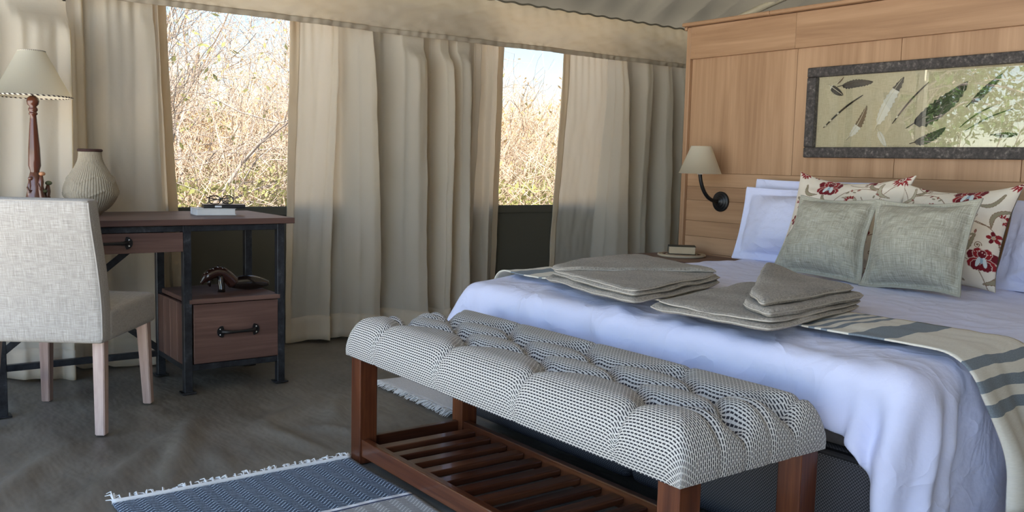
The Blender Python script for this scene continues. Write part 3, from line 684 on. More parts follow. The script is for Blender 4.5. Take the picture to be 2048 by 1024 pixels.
tw = thing('bath_towel', 'folded grey-beige bath towel with turned corner, nearer the camera', 'towel', (2.3, 1.75, zb), 'folded towels on the bed')
layer('folded_layer', tw, (1.945, 1.925), (1.955, 1.475), (2.58, 1.60), (2.64, 2.12), zb, .020, seed=5)
layer('folded_layer', tw, (1.97, 1.91), (1.975, 1.49), (2.59, 1.605), (2.64, 2.10), zb + .016, .014, seed=6)
layer('folded_layer', tw, (2.06, 1.66), (1.99, 1.51), (2.60, 1.605), (2.64, 2.03), zb + .028, .026, seed=7)
layer('turned_corner', tw, (2.13, 1.69), (2.00, 1.545), (2.58, 1.625), (2.64, 2.03), zb + .052, .022, seed=8, lift=lambda s, t: .035 * np.exp(-((s) / .3) ** 2) * sstep(0, 1, t) + .006 * np.sin(PI * s))

# ------------------------------------------------------------------ pillows and cushions
def pillow_grids(w, h, T, N_=70, pinch=.07, flange=0., seed=0, sag=0., wr=.006, puff=.5, ears=0., taper=0.):
    a = np.linspace(-1, 1, N_); A, B = np.meshgrid(a, a, indexing='ij')
    fx = 1 - 2 * flange / w; fy = 1 - 2 * flange / h
    ia, ib = np.clip(A / fx, -1, 1), np.clip(B / fy, -1, 1)
    X = w / 2 * A * (1 - pinch * (1 - B ** 2) * np.abs(A) ** 1.5); Y = h / 2 * B * (1 - pinch * (1 - A ** 2) * np.abs(B) ** 1.5)
    X = X * (1 - taper * (B + 1) / 2) * (1 + ears * (np.abs(A * B)) ** 3); Y = Y * (1 + ears * (np.abs(A * B)) ** 3)
    body = ((1 - ia ** 2) * (1 - ib ** 2)).clip(0, 1) ** puff
    Z = T / 2 * body
    edge = (1 - np.abs(A) ** 8) * (1 - np.abs(B) ** 8)
    wrn = wr * fbm(A * .9, B * .9, seed, 4, .8) * edge + wr * .7 * np.sin(8 * np.arctan2(B, A) + 3 * fbm(A, B, seed + 3, 2)) * (np.hypot(A, B) > .5) * edge * sstep(.5, .9, np.hypot(A, B))
    mid = .012 * fbm(A * .4, B * .4, seed + 9, 2) * (1 if flange else .4)
    Y = Y - sag * (1 - A ** 2) * sstep(-.2, 1, B) * h
    return X, Y, Z + wrn + mid + .0025, -Z * .8 + wrn * .3 + mid - .0025, A, B
def place_pillow(name, label, cat, grp, w, h, T, mat, bottom, lean, yaw=0., roll=0., N_=70, paint=None, back_n=40, **kw):
    """bottom: world position of the bottom edge's middle; lean back towards the headboard, radians"""
    lean_m = Matrix.Rotation(yaw, 3, 'Z') @ Matrix(((0, math.sin(lean), -math.cos(lean)), (-1, 0, 0), (0, math.cos(lean), math.sin(lean)))) @ Matrix.Rotation(roll, 3, 'Z')
    R3 = np.array(lean_m); bot = np.array(bottom)
    def put(X, Y, Z): return np.stack([X, Y + h / 2, Z], -1) @ R3.T + bot
    X, Y, Zf, Zb, A, B = pillow_grids(w, h, T, N_, **kw); P = put(X, Y, Zf)
    uv = np.stack([(A + 1) / 2 * w, (B + 1) / 2 * h], -1)
    root = thing(name, label, cat, tuple(bottom), grp)
    def fix(P): P[..., 2] = np.maximum(P[..., 2], bottom[2] - .004); P[..., 0] = np.minimum(P[..., 0], 3.992); return P
    me = grid_mesh('front_panel', fix(P), uv, flip=False)
    if paint is not None:
        at = me.color_attributes.new('print', 'FLOAT_COLOR', 'POINT'); at.data.foreach_set('color', paint(A * w / 2, B * h / 2).astype(np.float32).ravel())
    link('front_panel', me, mat, root, True)
    X, Y, Zf, Zb, A, B = pillow_grids(w, h, T, back_n, **kw)
    me = grid_mesh('back_panel', fix(put(X, Y, Zb)), np.stack([(A + 1) / 2 * w, (B + 1) / 2 * h], -1), flip=True)
    if paint is not None:
        at = me.color_attributes.new('print', 'FLOAT_COLOR', 'POINT'); at.data.foreach_set('color', np.tile(np.array([.78, .72, .62, 1], np.float32), me.vertices.__len__()))
    link('back_panel', me, mat, root, True)
    # piping round the edge
    e = np.concatenate([np.stack([X[:, 0], Y[:, 0], (Zf + Zb)[:, 0] / 2], -1), np.stack([X[-1], Y[-1], (Zf + Zb)[-1] / 2], -1)[1:], np.stack([X[::-1, -1], Y[::-1, -1], (Zf + Zb)[::-1, -1] / 2], -1)[1:], np.stack([X[0, ::-1], Y[0, ::-1], (Zf + Zb)[0, ::-1] / 2], -1)[1:]])
    if mat != 'floral_print': 
        Vt, Qt = tube_vq(fix(put(e[:, 0], e[:, 1], e[:, 2])), .0045, 6, False)
        link('edge_piping', raw_mesh('edge_piping', Vt, Qt), mat, root, True).data.uv_layers.new(name='UVMap')
    return root
ZB = .596
wp = dict(flange=.035, pinch=.03, wr=.007, puff=.62)
place_pillow('pillow', 'white bed pillow standing against the headboard, rearmost on the sconce side', 'pillow', 'white bed pillows', .74, .42, .20, 'bed_cotton', (3.83, 2.70, ZB - .03), .13, seed=51, **wp)
place_pillow('pillow', 'white flanged pillow leaning in front of the rearmost one on the sconce side', 'pillow', 'white bed pillows', .74, .37, .22, 'bed_cotton', (3.67, 2.66, ZB - .010), .30, .03, seed=52, **wp)
place_pillow('pillow', 'white pillow at the right picture edge behind the floral cushion', 'pillow', 'white bed pillows', .74, .37, .20, 'bed_cotton', (3.66, 1.35, ZB - .01), .36, seed=53, **wp)

# floral print, drawn in metres on the cushion front
CREAM, RED, DRED, LEAF, LEAF2, STEM, BLUE, PINK = (.76, .69, .59), (.27, .018, .024), (.15, .012, .02), (.30, .26, .18), (.46, .42, .31), (.22, .13, .08), (.30, .42, .52), (.55, .28, .18)
def floral(seed):
    def paint(X, Y):
        out = np.ones((*X.shape, 4)); out[..., :3] = CREAM
        out[..., :3] *= (1 + .03 * fbm(X * 6, Y * 6, seed, 3))[..., None]
        def put(m, c): out[m] = (*c, 1)
        def ell(cx, cy, a, b, t, c, notch=0):
            dx, dy = X - cx, Y - cy; u_ = dx * math.cos(t) + dy * math.sin(t); v_ = -dx * math.sin(t) + dy * math.cos(t)
            r = np.hypot(u_ / a, v_ / b)
            if notch: r = r * (1 + notch * np.cos(np.arctan2(v_, u_) * 9))
            put(r < 1, c)
        def line(pts, w, c):
            pts = np.asarray(pts); m = np.zeros(X.shape, bool)
            for p, q in zip(pts[:-1], pts[1:]):
                bx_ = (X > min(p[0], q[0]) - w) & (X < max(p[0], q[0]) + w) & (Y > min(p[1], q[1]) - w) & (Y < max(p[1], q[1]) + w)
                if not bx_.any(): continue
                d = q - p; t = (((X - p[0]) * d[0] + (Y - p[1]) * d[1]) / (d @ d + 1e-12)).clip(0, 1)
                m |= bx_ & (np.hypot(X - p[0] - t * d[0], Y - p[1] - t * d[1]) < w)
            put(m, c)
        def arc_(p, q, bend, n=14):
            p, q = np.array(p), np.array(q); t = np.linspace(0, 1, n)[:, None]; d = q - p; return p + d * t + np.array([-d[1], d[0]]) * bend * np.sin(PI * t)
        def stem(p, q, bend, w=.0016): line(arc_(p, q, bend), w, STEM)
        def curl(cx, cy, r, s=1, a0=0.):
            t = np.linspace(0, 3.6 * PI, 40); rr = r * (1 - t / (4.0 * PI)); line(np.stack([cx + rr * np.cos(s * t + a0), cy + rr * np.sin(s * t + a0)], -1), .0014, STEM)
            ell(cx, cy, r * .24, r * .24, 0, STEM)
        def leaf(p, q, wd, bend, c=LEAF, c2=STEM):
            P_ = arc_(p, q, bend, 12)
            for i, pp in enumerate(P_[:-1]):
                ww = wd * math.sin(PI * (i + .7) / 12.2) ** .8; dd = P_[i + 1] - pp
                ell(pp[0] + dd[0] / 2, pp[1] + dd[1] / 2, np.hypot(*dd) * .9, ww + .0012, math.atan2(dd[1], dd[0]), c2)
            for i, pp in enumerate(P_[:-1]):
                ww = wd * math.sin(PI * (i + .7) / 12.2) ** .8; dd = P_[i + 1] - pp
                if ww > .002: ell(pp[0] + dd[0] / 2, pp[1] + dd[1] / 2, np.hypot(*dd) * .85, ww - .0012, math.atan2(dd[1], dd[0]), c)
        def peony(cx, cy, s, rot=0.):
            for ang, r, a, b, c in ((150, .036, .03, .021, DRED), (30, .036, .03, .021, DRED), (115, .034, .024, .02, RED), (65, .034, .024, .02, RED), (200, .03, .026, .02, RED), (-20, .03, .026, .02, RED), (225, .026, .022, .02, DRED), (-45, .026, .022, .02, DRED), (90, .03, .017, .016, DRED)):
                t = math.radians(ang) + rot
                ell(cx + r * s * math.cos(t), cy + r * s * math.sin(t), (a + .0022) * s, (b + .0022) * s, t, (.66, .52, .46), .04)
                ell(cx + r * s * math.cos(t), cy + r * s * math.sin(t), a * s, b * s, t, c, .04)
            for ang in (60, 120): t = math.radians(ang) + rot; ell(cx + .010 * s * math.cos(t + PI / 2 * 0) + (.008 if ang < 90 else -.008) * s, cy - .004 * s, .022 * s, .008 * s, math.radians(105 if ang < 90 else 75) + rot, (.60, .66, .68))
            ell(cx, cy + .002 * s, .012 * s, .006 * s, PI / 2 + rot, BLUE); ell(cx, cy - .028 * s, .012 * s, .011 * s, 0, DRED)
            for q in range(7): ell(cx + (-.03 + .01 * q) * s, cy + .036 * s + .004 * math.sin(q) * s, .0022 * s, .0022 * s, 0, (.75, .6, .55))
        def spiky(cx, cy, s, rot=0., half=False):
            dx, dy = X - cx, Y - cy; an = np.arctan2(dy, dx) - rot; r = np.hypot(dx, dy)
            R_ = s * (.55 + .45 * np.abs(((an / (2 * PI) * 13) % 1) * 2 - 1)); m = r < R_
            if half: m &= np.abs(((an + PI) % (2 * PI)) - PI) < 1.9
            put(m, RED); put(r < s * .34, CREAM); put(r < s * .24, DRED if not half else (.7, .6, .5)); put(r < s * .1, CREAM)
            for q in range(9): t = rot + q / 9 * 2 * PI; ell(cx + s * .5 * math.cos(t), cy + s * .5 * math.sin(t), s * .045, s * .045, 0, (.75, .55, .5))
        def daisy(cx, cy, s, rot=0.):
            for q in range(5): t = rot + q / 5 * 2 * PI; ell(cx + s * .62 * math.cos(t), cy + s * .62 * math.sin(t), s * .42, s * .30, t, DRED if q % 2 else RED, .05)
            ell(cx, cy, s * .3, s * .3, 0, (.40, .37, .28)); ell(cx + s * .05, cy - s * .03, s * .14, s * .14, 0, PINK)
        flip = -1 if seed % 2 else 1
        # stems and leaves first, then the blooms
        for p, q, bd in (((-.22, -.24), (-.06, -.10), .2), ((-.06, -.10), (-.02, .08), -.2), ((-.02, .08), (.16, .16), .25), ((.05, -.2), (.12, -.02), .2), ((.12, -.02), (.10, .12), -.15), ((-.2, .02), (-.08, .16), -.25),
                         ((-.08, .16), (.06, .24), .2), ((.12, -.22), (.22, -.05), .2), ((.2, .02), (.24, .2), .2), ((-.24, -.08), (-.14, .04), .2), ((-.12, -.24), (.04, -.14), -.2), ((.02, .2), (.2, .25), -.2)): stem((p[0] * flip, p[1]), (q[0] * flip, q[1]), bd * flip)
        for p, q, w_, bd, c in (((-.06, -.10), (-.15, -.02), .010, .25, LEAF), ((-.05, -.06), (.02, -.01), .009, -.3, LEAF2), ((.12, -.02), (.06, .06), .011, .3, LEAF), ((.11, .02), (.17, .08), .009, -.3, LEAF2), ((-.02, .08), (-.09, .12), .010, .3, LEAF),
                                ((.02, .11), (.09, .07), .009, .3, LEAF2), ((-.2, .02), (-.24, .10), .010, -.3, LEAF), ((-.12, .12), (-.2, .17), .010, .3, LEAF), ((.05, -.2), (-.02, -.16), .010, -.3, LEAF), ((.12, -.22), (.17, -.16), .009, .3, LEAF2), ((-.2, -.2), (-.24, -.13), .009, .3, LEAF),
                                ((.2, .02), (.25, -.02), .009, .3, LEAF), ((.0, .22), (-.08, .22), .010, .25, LEAF2), ((.12, .22), (.16, .17), .008, -.3, LEAF), ((-.13, -.2), (-.06, -.22), .008, .3, LEAF2), ((.22, .12), (.17, .2), .009, .3, LEAF2)):
            leaf((p[0] * flip, p[1]), (q[0] * flip, q[1]), w_, bd * flip, c)
        for cx, cy, r, s, a0 in ((-.17, -.06, .014, 1, 0), (.0, .03, .013, -1, 1), (.2, .10, .015, 1, 2), (-.02, .19, .012, 1, 3), (.21, -.14, .013, -1, 0), (-.23, .21, .012, 1, 1), (.07, -.09, .012, -1, 2), (-.10, -.17, .012, 1, 4), (.10, .20, .010, -1, 5), (-.13, .07, .011, 1, 2)): curl(cx * flip, cy, r, s, a0)
        peony(-.075 * flip, .165, 1.05, .0); peony(.12 * flip, -.085, 1.15, .0); peony(-.19 * flip, -.12, .9)
        spiky(-.235, .232, .036, 0.); spiky(.232, .215, .036, .3); spiky(.19 * flip, .045, .036, PI / 2, True); spiky(.06 * flip, .095, .034, PI * .9, True); spiky(.215 * flip, -.225, .034, .2); spiky(-.225 * flip, .06, .026, .5, True)
        daisy(.0, -.205, .032, .3); daisy(.125 * flip, .225, .028, 1.2); daisy(-.17 * flip, .235, .018, .2); daisy(-.215 * flip, -.02, .024, .6); daisy(-.02 * flip, -.04, .02, .9)
        for i, (lx, ly) in enumerate(((.03, .145), (.045, .16), (.06, .15), (.075, .165), (.155, .125), (.165, .14), (-.14, -.02), (-.15, -.005), (.17, -.18), (.16, -.195), (-.07, -.23), (-.085, -.215))): ell(lx * flip, ly, .009, .0045, .8 + i, (.30, .13, .10) if i % 2 else LEAF)
        return out
    return paint
place_pillow('floral_cushion', 'cream cushion with red flowers behind the left linen cushion', 'cushion', 'red floral cushions', .54, .455, .16, 'floral_print', (3.52, 2.375, ZB), .40, .02, seed=61, N_=280, paint=floral(0), pinch=.06, sag=.06, ears=.05, wr=.004)
place_pillow('floral_cushion', 'cream cushion with red flowers at the right, behind the right linen cushion', 'cushion', 'red floral cushions', .47, .43, .16, 'floral_print', (3.50, 1.875, ZB), .42, -.03, .03, seed=62, N_=280, paint=floral(1), pinch=.06, sag=.06, ears=.05, wr=.004)
place_pillow('linen_cushion', 'grey-green linen cushion on the left, propped on the bed', 'cushion', 'plain linen cushions', .405, .345, .22, 'cushion_linen', (3.26, 2.255, ZB), .37, .03, -.02, seed=71, N_=80, pinch=.06, flange=.016, ears=.04, wr=.008, taper=.12)
place_pillow('linen_cushion', 'grey-green linen cushion on the right, propped on the bed', 'cushion', 'plain linen cushions', .385, .35, .23, 'cushion_linen', (3.225, 1.826, ZB), .34, -.02, .05, seed=73, N_=80, pinch=.06, flange=.016, ears=.06, wr=.009, taper=-.04)

# ------------------------------------------------------------------ nightstand and what lies on it
ns = thing('nightstand', 'dark wooden nightstand between bed and headboard corner', 'nightstand', (3.78, 3.45, 0))
box('table_top', (3.575, 3.19, .515), (3.995, 3.725, .54), 'desk_wood_y', ns, .003)
for x in (3.60, 3.97):
    for y in (3.215, 3.70): box('leg', (x - .016, y - .016, 0), (x + .016, y + .016, .515), 'steel', ns, .002)
box('drawer', (3.60, 3.24, .38), (3.96, 3.675, .51), 'desk_wood_y', ns, .003); box('lower_shelf', (3.61, 3.23, .14), (3.96, 3.685, .16), 'desk_wood_y', ns, .003)
mo = thing('woven_mat', 'round woven mat with dark pattern on the nightstand', 'mat', (3.80, 3.50, .5405))
for i, rr in enumerate(np.linspace(.012, .128, 9)):
    th = np.linspace(0, 2 * PI, 49); Vt, Qt = tube_vq(np.stack([3.80 + rr * np.cos(th), 3.50 + rr * np.sin(th), np.full(49, .547)], -1), .0075, 6, False)
    link('coil', raw_mesh('coil', Vt, Qt), 'brown_seed' if i in (3, 6) else 'twine', mo, True)
def book(name, label, c, size, rz, cover, pages, group=None, spine=-1):
    b = thing(name, label, 'book', c, group); R3 = Matrix.Rotation(rz, 3, 'Z'); w_, d_, h_ = size
    def part(nm, off, s, mt_): 
        bm = bmesh.new(); add_box(bm, Vector(c) + R3 @ Vector(off), s, R3, .0012); return link(nm, bm_mesh(bm, nm), mt_, b)
    t = .003
    part('back_cover', (0, 0, t / 2), (w_, d_, t), cover); part('front_cover', (0, 0, h_ - t / 2), (w_, d_, t), cover)
    part('spine', (0, spine * (d_ / 2 - t / 2), h_ / 2), (w_, t, h_ - 2 * t), cover); part('pages', (0, -spine * .002, h_ / 2), (w_ - .008, d_ - .010, h_ - 2 * t), pages)
    return b
book('hardback_book', 'dark green hardback lying on the woven mat', (3.80, 3.50, .5546), (.15, .11, .045), -.76, 'book_green', 'paper_aged', spine=1)

# ------------------------------------------------------------------ bench
bn = thing('upholstered_bench', 'long tufted bench with patterned cushion at the foot of the bed', 'bench', (1.63, 2.015, 0))
bx0, bx1, by0, by1 = 1.392, 1.875, 1.258, 2.775
for x in (bx0 + .034, bx1 - .034):
    for y in (by0 + .033, by1 - .036): box('leg', (x - .033, y - .033, 0), (x + .033, y + .033, .375), 'bench_wood_z', bn, .003, 2)
for x in (bx0 + .02, bx1 - .047): box('long_rail', (x - .013, by0 + .066, .028), (x + .013, by1 - .069, .087), 'bench_wood_y', bn, .003, 2)
for y in (by0 + .03, by1 - .034): box('end_rail', (bx0 + .067, y - .012, .030), (bx1 - .067, y + .012, .085), 'bench_wood_x', bn, .003, 2)
sl_me = None
for i in range(14):
    y = by1 - .125 - i * .0965
    if sl_me is None:
        o_ = box('slat', (bx0 + .033, y - .024, .048), (bx1 - .06, y + .024, .070), 'bench_wood_x', bn, .005, 2); sl_me = o_.data; y_0 = y
    else:
        o_ = bpy.data.objects.new('slat', sl_me); C.objects.link(o_); o_.parent = bn; o_.location = -Vector(bn.location) + Vector((0, y - y_0, 0))
# cushion: tufted top, rounded shoulders, straight sides
cx0, cx1, cy0, cy1, cz0, cz1, RR = 1.380, 1.885, 1.247, 2.788, .368, .468, .05
def edge_path(half, rr, drop, n_top, n_arc, n_side):
    """positions (offset from centre, z below top) along a cross-section from one bottom to the other, and arc length"""
    pts = [(-half, -drop)] + [(-half, -drop + (drop - rr) * i / n_side) for i in range(1, n_side)]
    pts += [(-half + rr - rr * math.cos(q), -rr + rr * math.sin(q)) for q in np.linspace(0, PI / 2, n_arc)]
    pts += [(x, 0) for x in np.linspace(-half + rr, half - rr, n_top)[1:-1]]
    pts += [(half - rr + rr * math.sin(q), -rr + rr * math.cos(q)) for q in np.linspace(0, PI / 2, n_arc)]
    pts += [(half, -rr - (drop - rr) * i / n_side) for i in range(1, n_side)] + [(half, -drop)]
    p = np.array(pts); return p, np.concatenate([[0], np.cumsum(np.linalg.norm(np.diff(p, axis=0), axis=1))])
hw, hl = (cx1 - cx0) / 2, (cy1 - cy0) / 2
pa, sa = edge_path(hw, RR, cz1 - cz0, 80, 10, 8); pb, sb = edge_path(hl, RR, cz1 - cz0, 300, 10, 8)
drop = np.minimum(pa[:, None, 1], pb[None, :, 1])
# where both directions are on their rounded shoulders blend the fall
XA = np.broadcast_to(pa[:, None, 0], drop.shape).copy(); YB = np.broadcast_to(pb[None, :, 0], drop.shape).copy()
ia, ib = np.abs(XA) - (hw - RR), np.abs(YB) - (hl - RR)
cxm, cym = (cx0 + cx1) / 2, (cy0 + cy1) / 2
btn = [(cxm - .128, cym + d_) for d_ in (-.57, -.19, .19, .57)] + [(cxm - .043, cym + d_) for d_ in (-.38, 0, .38)] + [(cxm + .043, cym + d_) for d_ in (-.57, -.19, .19, .57)] + [(cxm + .128, cym + d_) for d_ in (-.38, 0, .38)]
btn += [(cxm - .043, cym - .72), (cxm - .043, cym + .72), (cxm + .128, cym - .72), (cxm + .128, cym + .72)]
Xw, Yw = cxm + XA, cym + YB
sidew = sstep(-.1, -.02, drop)          # 1 on the top, 0 on the side
pit = np.zeros_like(Xw)
for (qx, qy) in btn: pit += .042 * np.exp(-(((Xw - qx) / .032) ** 2 + ((Yw - qy) / .036) ** 2) * .8)
def seg_d(x0, y0, x1, y1):
    dx, dy = x1 - x0, y1 - y0; t = (((Xw - x0) * dx + (Yw - y0) * dy) / (dx * dx + dy * dy)).clip(0, 1); return np.hypot(Xw - x0 - t * dx, Yw - y0 - t * dy)
crease = np.zeros_like(Xw)
for i, p in enumerate(btn):
    for q in btn[i + 1:]:
        if abs(abs(p[0] - q[0]) - .085) < .02 and abs(p[1] - q[1]) < .3: crease = np.maximum(crease, np.exp(-(seg_d(*p, *q) / .011) ** 2) * .8 + .45 * np.exp(-(seg_d(*p, *q) / .032) ** 2))
for qx, qy in btn:
    if qx < cxm - .1: crease = np.maximum(crease, np.exp(-(seg_d(qx, qy, cx0 - .05, qy) / .010) ** 2) * .55 + .25 * np.exp(-(seg_d(qx, qy, cx0 - .05, qy) / .03) ** 2))
    if qx > cxm + .1: crease = np.maximum(crease, np.exp(-(seg_d(qx, qy, cx1 + .05, qy) / .010) ** 2) * .55)
    if abs(qy - cym) > .55:
        ye = cy1 + .05 if qy > cym else cy0 - .05
        crease = np.maximum(crease, np.exp(-(seg_d(qx, qy, qx, ye) / .010) ** 2) * .5)
fall = np.where((ia > 0) & (ib > 0), pa[:, None, 1] + pb[None, :, 1], drop).clip(-(cz1 - cz0), 0)
bulge = .030 * sstep(0, .10, np.minimum(hw - np.abs(XA), hl - np.abs(YB)) + .02)
Z = cz1 + fall + sidew * (bulge + .006 - pit * 1.15 - .027 * crease)
# the straight sides swell and pinch a little with the pleats
nx_ = np.where(np.abs(XA) > hw - .004, np.sign(XA), 0) * (1 - sidew); ny_ = np.where(np.abs(YB) > hl - .004, np.sign(YB), 0) * (1 - sidew)
swell = .008 * np.sin(PI * (fall / (cz1 - cz0)).clip(-1, 0) * -1) - .006 * crease
both = (np.abs(XA) > hw - RR) & (np.abs(YB) > hl - RR)
Pc = np.stack([Xw + nx_ * swell, Yw + ny_ * swell, Z], -1)
uvb = np.stack(np.broadcast_arrays(sb[None, :], sa[:, None]), -1)
cu = link('cushion', grid_mesh('cushion', Pc, uvb.astype(float), flip=True), 'bench_weave', bn, True)
box('cushion_base', (cx0 + .012, cy0 + .012, cz0 + .002), (cx1 - .012, cy1 - .012, cz0 + .03), 'bed_piping', cu, .003)
for qx, qy in btn:
    i_ = np.argmin((Xw - qx) ** 2 + (Yw - qy) ** 2); z_ = Z.ravel()[i_]
    bm = bmesh.new(); bmesh.ops.create_uvsphere(bm, u_segments=10, v_segments=6, radius=.009, matrix=Matrix.Translation((qx, qy, z_ + .001)) @ Matrix.Diagonal((1, 1, .5, 1)))
    me = bm_mesh(bm, 'tuft_button'); me.uv_layers.new(name='UVMap'); link('tuft_button', me, 'bench_weave', cu, True)

# ------------------------------------------------------------------ desk
dk = thing('writing_desk', 'wood and black steel writing desk under the wide window', 'desk', (1.05, 4.2, 0))
DF, DB = 3.957, 4.365
def post(x, y): 
    p = box('post', (x - .0175, y - .0175, .004), (x + .0175, y + .0175, .735), 'steel', dk, .002)
    box('foot_plate', (x - .03, y - .03, 0), (x + .03, y + .03, .006), 'steel', p, .001)
for x in (.487, 1.200, 1.622):
    for y in (DF, DB): post(x, y)
box('desk_top', (.425, 3.925, .7365), (1.683, 4.53, .763), 'desk_wood_x', dk, .003, 2)
for y in (DF, DB): box('top_rail', (.487, y - .015, .709), (1.622, y + .015, .7355), 'steel', dk, .002)
for x in (.487, 1.200, 1.622): box('cross_rail', (x - .014, DF, .708), (x + .014, DB, .734), 'steel', dk, .002)
for x in (1.200, 1.622, .487): box('low_side_rail', (x - .014, DF, .098), (x + .014, DB, .124), 'steel', dk, .002)
box('low_front_rail', (1.2, DF - .014, .098), (1.622, DF + .014, .125), 'steel', dk, .002)
box('low_back_rail', (.487, DB - .014, .090), (1.622, DB + .014, .118), 'steel', dk, .002)
def bar(name, p, q, w, t, mat, parent):
    p, q = Vector(p), Vector(q); d = q - p; R3 = d.to_track_quat('X', 'Z').to_matrix(); bm = bmesh.new()
    add_box(bm, (p + q) / 2, (d.length, t, w), R3, .002); return link(name, bm_mesh(bm, name), mat, parent)
bar('cross_brace', (.50, DB + .008, .135), (1.19, DB + .008, .695), .03, .008, 'steel', dk)
bar('cross_brace', (1.19, DB - .004, .125), (.50, DB - .004, .695), .03, .008, 'steel', dk)
# drawer pedestal
box('pedestal_shelf', (1.205, DF - .018, .392), (1.618, DB + .012, .413), 'desk_wood_x', dk, .002)
ys = np.linspace(DF + .0, DB + .0, 5)
for a_, b_ in zip(ys[:-1], ys[1:]): box('side_board', (1.187, a_ + .0008, .122), (1.203, b_ - .0008, .391), 'desk_wood_z', dk, .001)
for a_, b_ in zip(ys[:-1], ys[1:]): box('side_board', (1.617, a_ + .0008, .122), (1.630, b_ - .0008, .391), 'desk_wood_z', dk, .001)
box('pedestal_back', (1.205, DB - .012, .122), (1.618, DB + .004, .391), 'desk_wood_x', dk, .001)
box('pedestal_floor', (1.205, DF, .118), (1.618, DB - .012, .128), 'desk_wood_x', dk, .001)
def drawer(x0, x1, z0, z1, hx):
    d = box('drawer', (x0, DF - .020, z0), (x1, DF + .002, z1), 'desk_wood_x', dk, .0015)
    box('drawer_box', (x0 + .015, DF + .004, z0 + .015), (x1 - .015, DB - .03, z1 - .02), 'desk_wood_x', d, 0)
    # iron pull: two half-round plates, a waisted bar and four screws, joined as handle
    zc = (z0 + z1) / 2 + .003; y = DF - .022
    n = 24; hl_ = .096
    t = np.linspace(-1, 1, n); path = np.stack([hx + t * (hl_ - .02), y - .003 - .022 * (1 - t ** 4), np.full(n, zc)], -1)
    h = tube('handle', path, .0062 + .0048 * t ** 2, 'black_iron', d, 10)
    for s in (-1, 1):
        th = np.linspace(-PI / 2, PI / 2, 15); bm = bmesh.new()
        rim = [(hx + s * (hl_ - .026 + .026 * math.cos(q)), zc + .026 * math.sin(q)) for q in th] + [(hx + s * (hl_ - .030), zc + .014), (hx + s * (hl_ - .030), zc - .014)]
        f = bm.faces.new([bm.verts.new((a_, y + .001, b_)) for a_, b_ in rim]); r = bmesh.ops.extrude_face_region(bm, geom=[f])
        for v_ in [g_ for g_ in r['geom'] if isinstance(g_, bmesh.types.BMVert)]: v_.co.y -= .005
        bmesh.ops.recalc_face_normals(bm, faces=bm.faces)
        link('handle_plate', bm_mesh(bm, 'handle_plate'), 'black_iron', d)
        for dz in (-.0125, .0125):
            bm = bmesh.new(); bmesh.ops.create_uvsphere(bm, u_segments=10, v_segments=6, radius=.0036, matrix=Matrix.Translation((hx + s * (hl_ - .014), y - .0045, zc + dz)) @ Matrix.Diagonal((1, .5, 1, 1)))
            link('screw', bm_mesh(bm, 'screw'), 'screw', d, True)
drawer(1.224, 1.605, .128, .389, 1.419)
drawer(.575, 1.182, .624, .707, .880)

# carved wooden animal on the pedestal shelf
ca = thing('wooden_carving', 'dark carved wooden animal lying on the desk pedestal shelf', 'carving', (1.46, 4.13, .413))
cy_ = 4.13
t = np.linspace(0, 1, 22)
body = np.stack([1.635 - .19 * t, np.full(22, cy_), .437 + .010 * np.sin(t * PI) + .012 * t ** 3], -1)
tube('body', body, .004 + .030 * np.sin(PI * (.08 + .80 * t)) ** .8, 'dark_carving', ca, 14)
hp = np.array([(1.47, cy_, .448), (1.447, cy_, .474), (1.42, cy_, .497), (1.392, cy_, .505), (1.365, cy_, .497), (1.342, cy_, .482), (1.326, cy_, .466), (1.318, cy_, .455)])
hp2, _ = polyline(hp, 26); tt = np.linspace(0, 1, 26)
tube('neck', hp2, .030 - .006 * tt - .016 * sstep(.75, 1, tt), 'carving_red', ca, 14)
tube('front_leg', [(1.405, cy_ - .008, .50), (1.403, cy_ - .014, .46), (1.407, cy_ - .018, .43), (1.404, cy_ - .02, .413)], [.018, .015, .014, .017], 'dark_carving', ca, 10)
tube('lower_jaw', [(1.36, cy_, .475), (1.352, cy_ - .004, .455), (1.357, cy_ - .006, .440)], [.014, .010, .004], 'dark_carving', ca, 8)
for i in range(9):
    q = i / 8; x = 1.60 - q * .15; zt_ = .462 + .010 * math.sin(q * PI)
    tube('back_scale', [(x, cy_ - .012, zt_ - .012), (x - .008, cy_ - .008, zt_ + .002), (x - .022, cy_ - .004, zt_ + .002)], [.010, .008, .002], 'dark_carving', ca, 8)
for i in range(6):
    q = i / 5; p = hp2[int(4 + q * 16)]
    tube('neck_scale', [(p[0] + .006, cy_ - .012, p[2] + .010), (p[0], cy_ - .010, p[2] + .026), (p[0] - .016, cy_ - .006, p[2] + .018)], [.008, .007, .002], 'dark_carving', ca, 8)

# ------------------------------------------------------------------ things on the desk
lm = thing('table_lamp', 'table lamp with cream stitched shade and turned reddish wood stem', 'table lamp', (.678, 4.30, .763))
LX, LY = .678, 4.30
lathe('stem', [(.0, .765), (.03, .765), (.028, .80), (.018, .90), (.018, .93), (.0185, .955), (.0245, .975), (.0225, 1.05), (.0165, 1.13), (.0135, 1.17), (.012, 1.186), (.017, 1.19), (.017, 1.196), (.013, 1.199), (.018, 1.206), (.0185, 1.213), (.013, 1.222), (.022, 1.232), (.0245, 1.245), (.022, 1.258), (.010, 1.268), (.0, 1.268)], LX, LY, 'lamp_wood', lm, 28)
lathe('shade', [(.152, 1.262), (.151, 1.261), (.052, 1.452), (.050, 1.452), (.150, 1.263)], LX, LY, 'lampshade', lm, 64)
tube('harp', [(LX, LY, 1.26), (LX, LY, 1.44)], .004, 'black_iron', lm, 6)
for i in range(3): q = i * 2 * PI / 3; tube('spoke', [(LX, LY, 1.44), (LX + .05 * math.cos(q), LY + .05 * math.sin(q), 1.45)], .0015, 'black_iron', lm, 5)
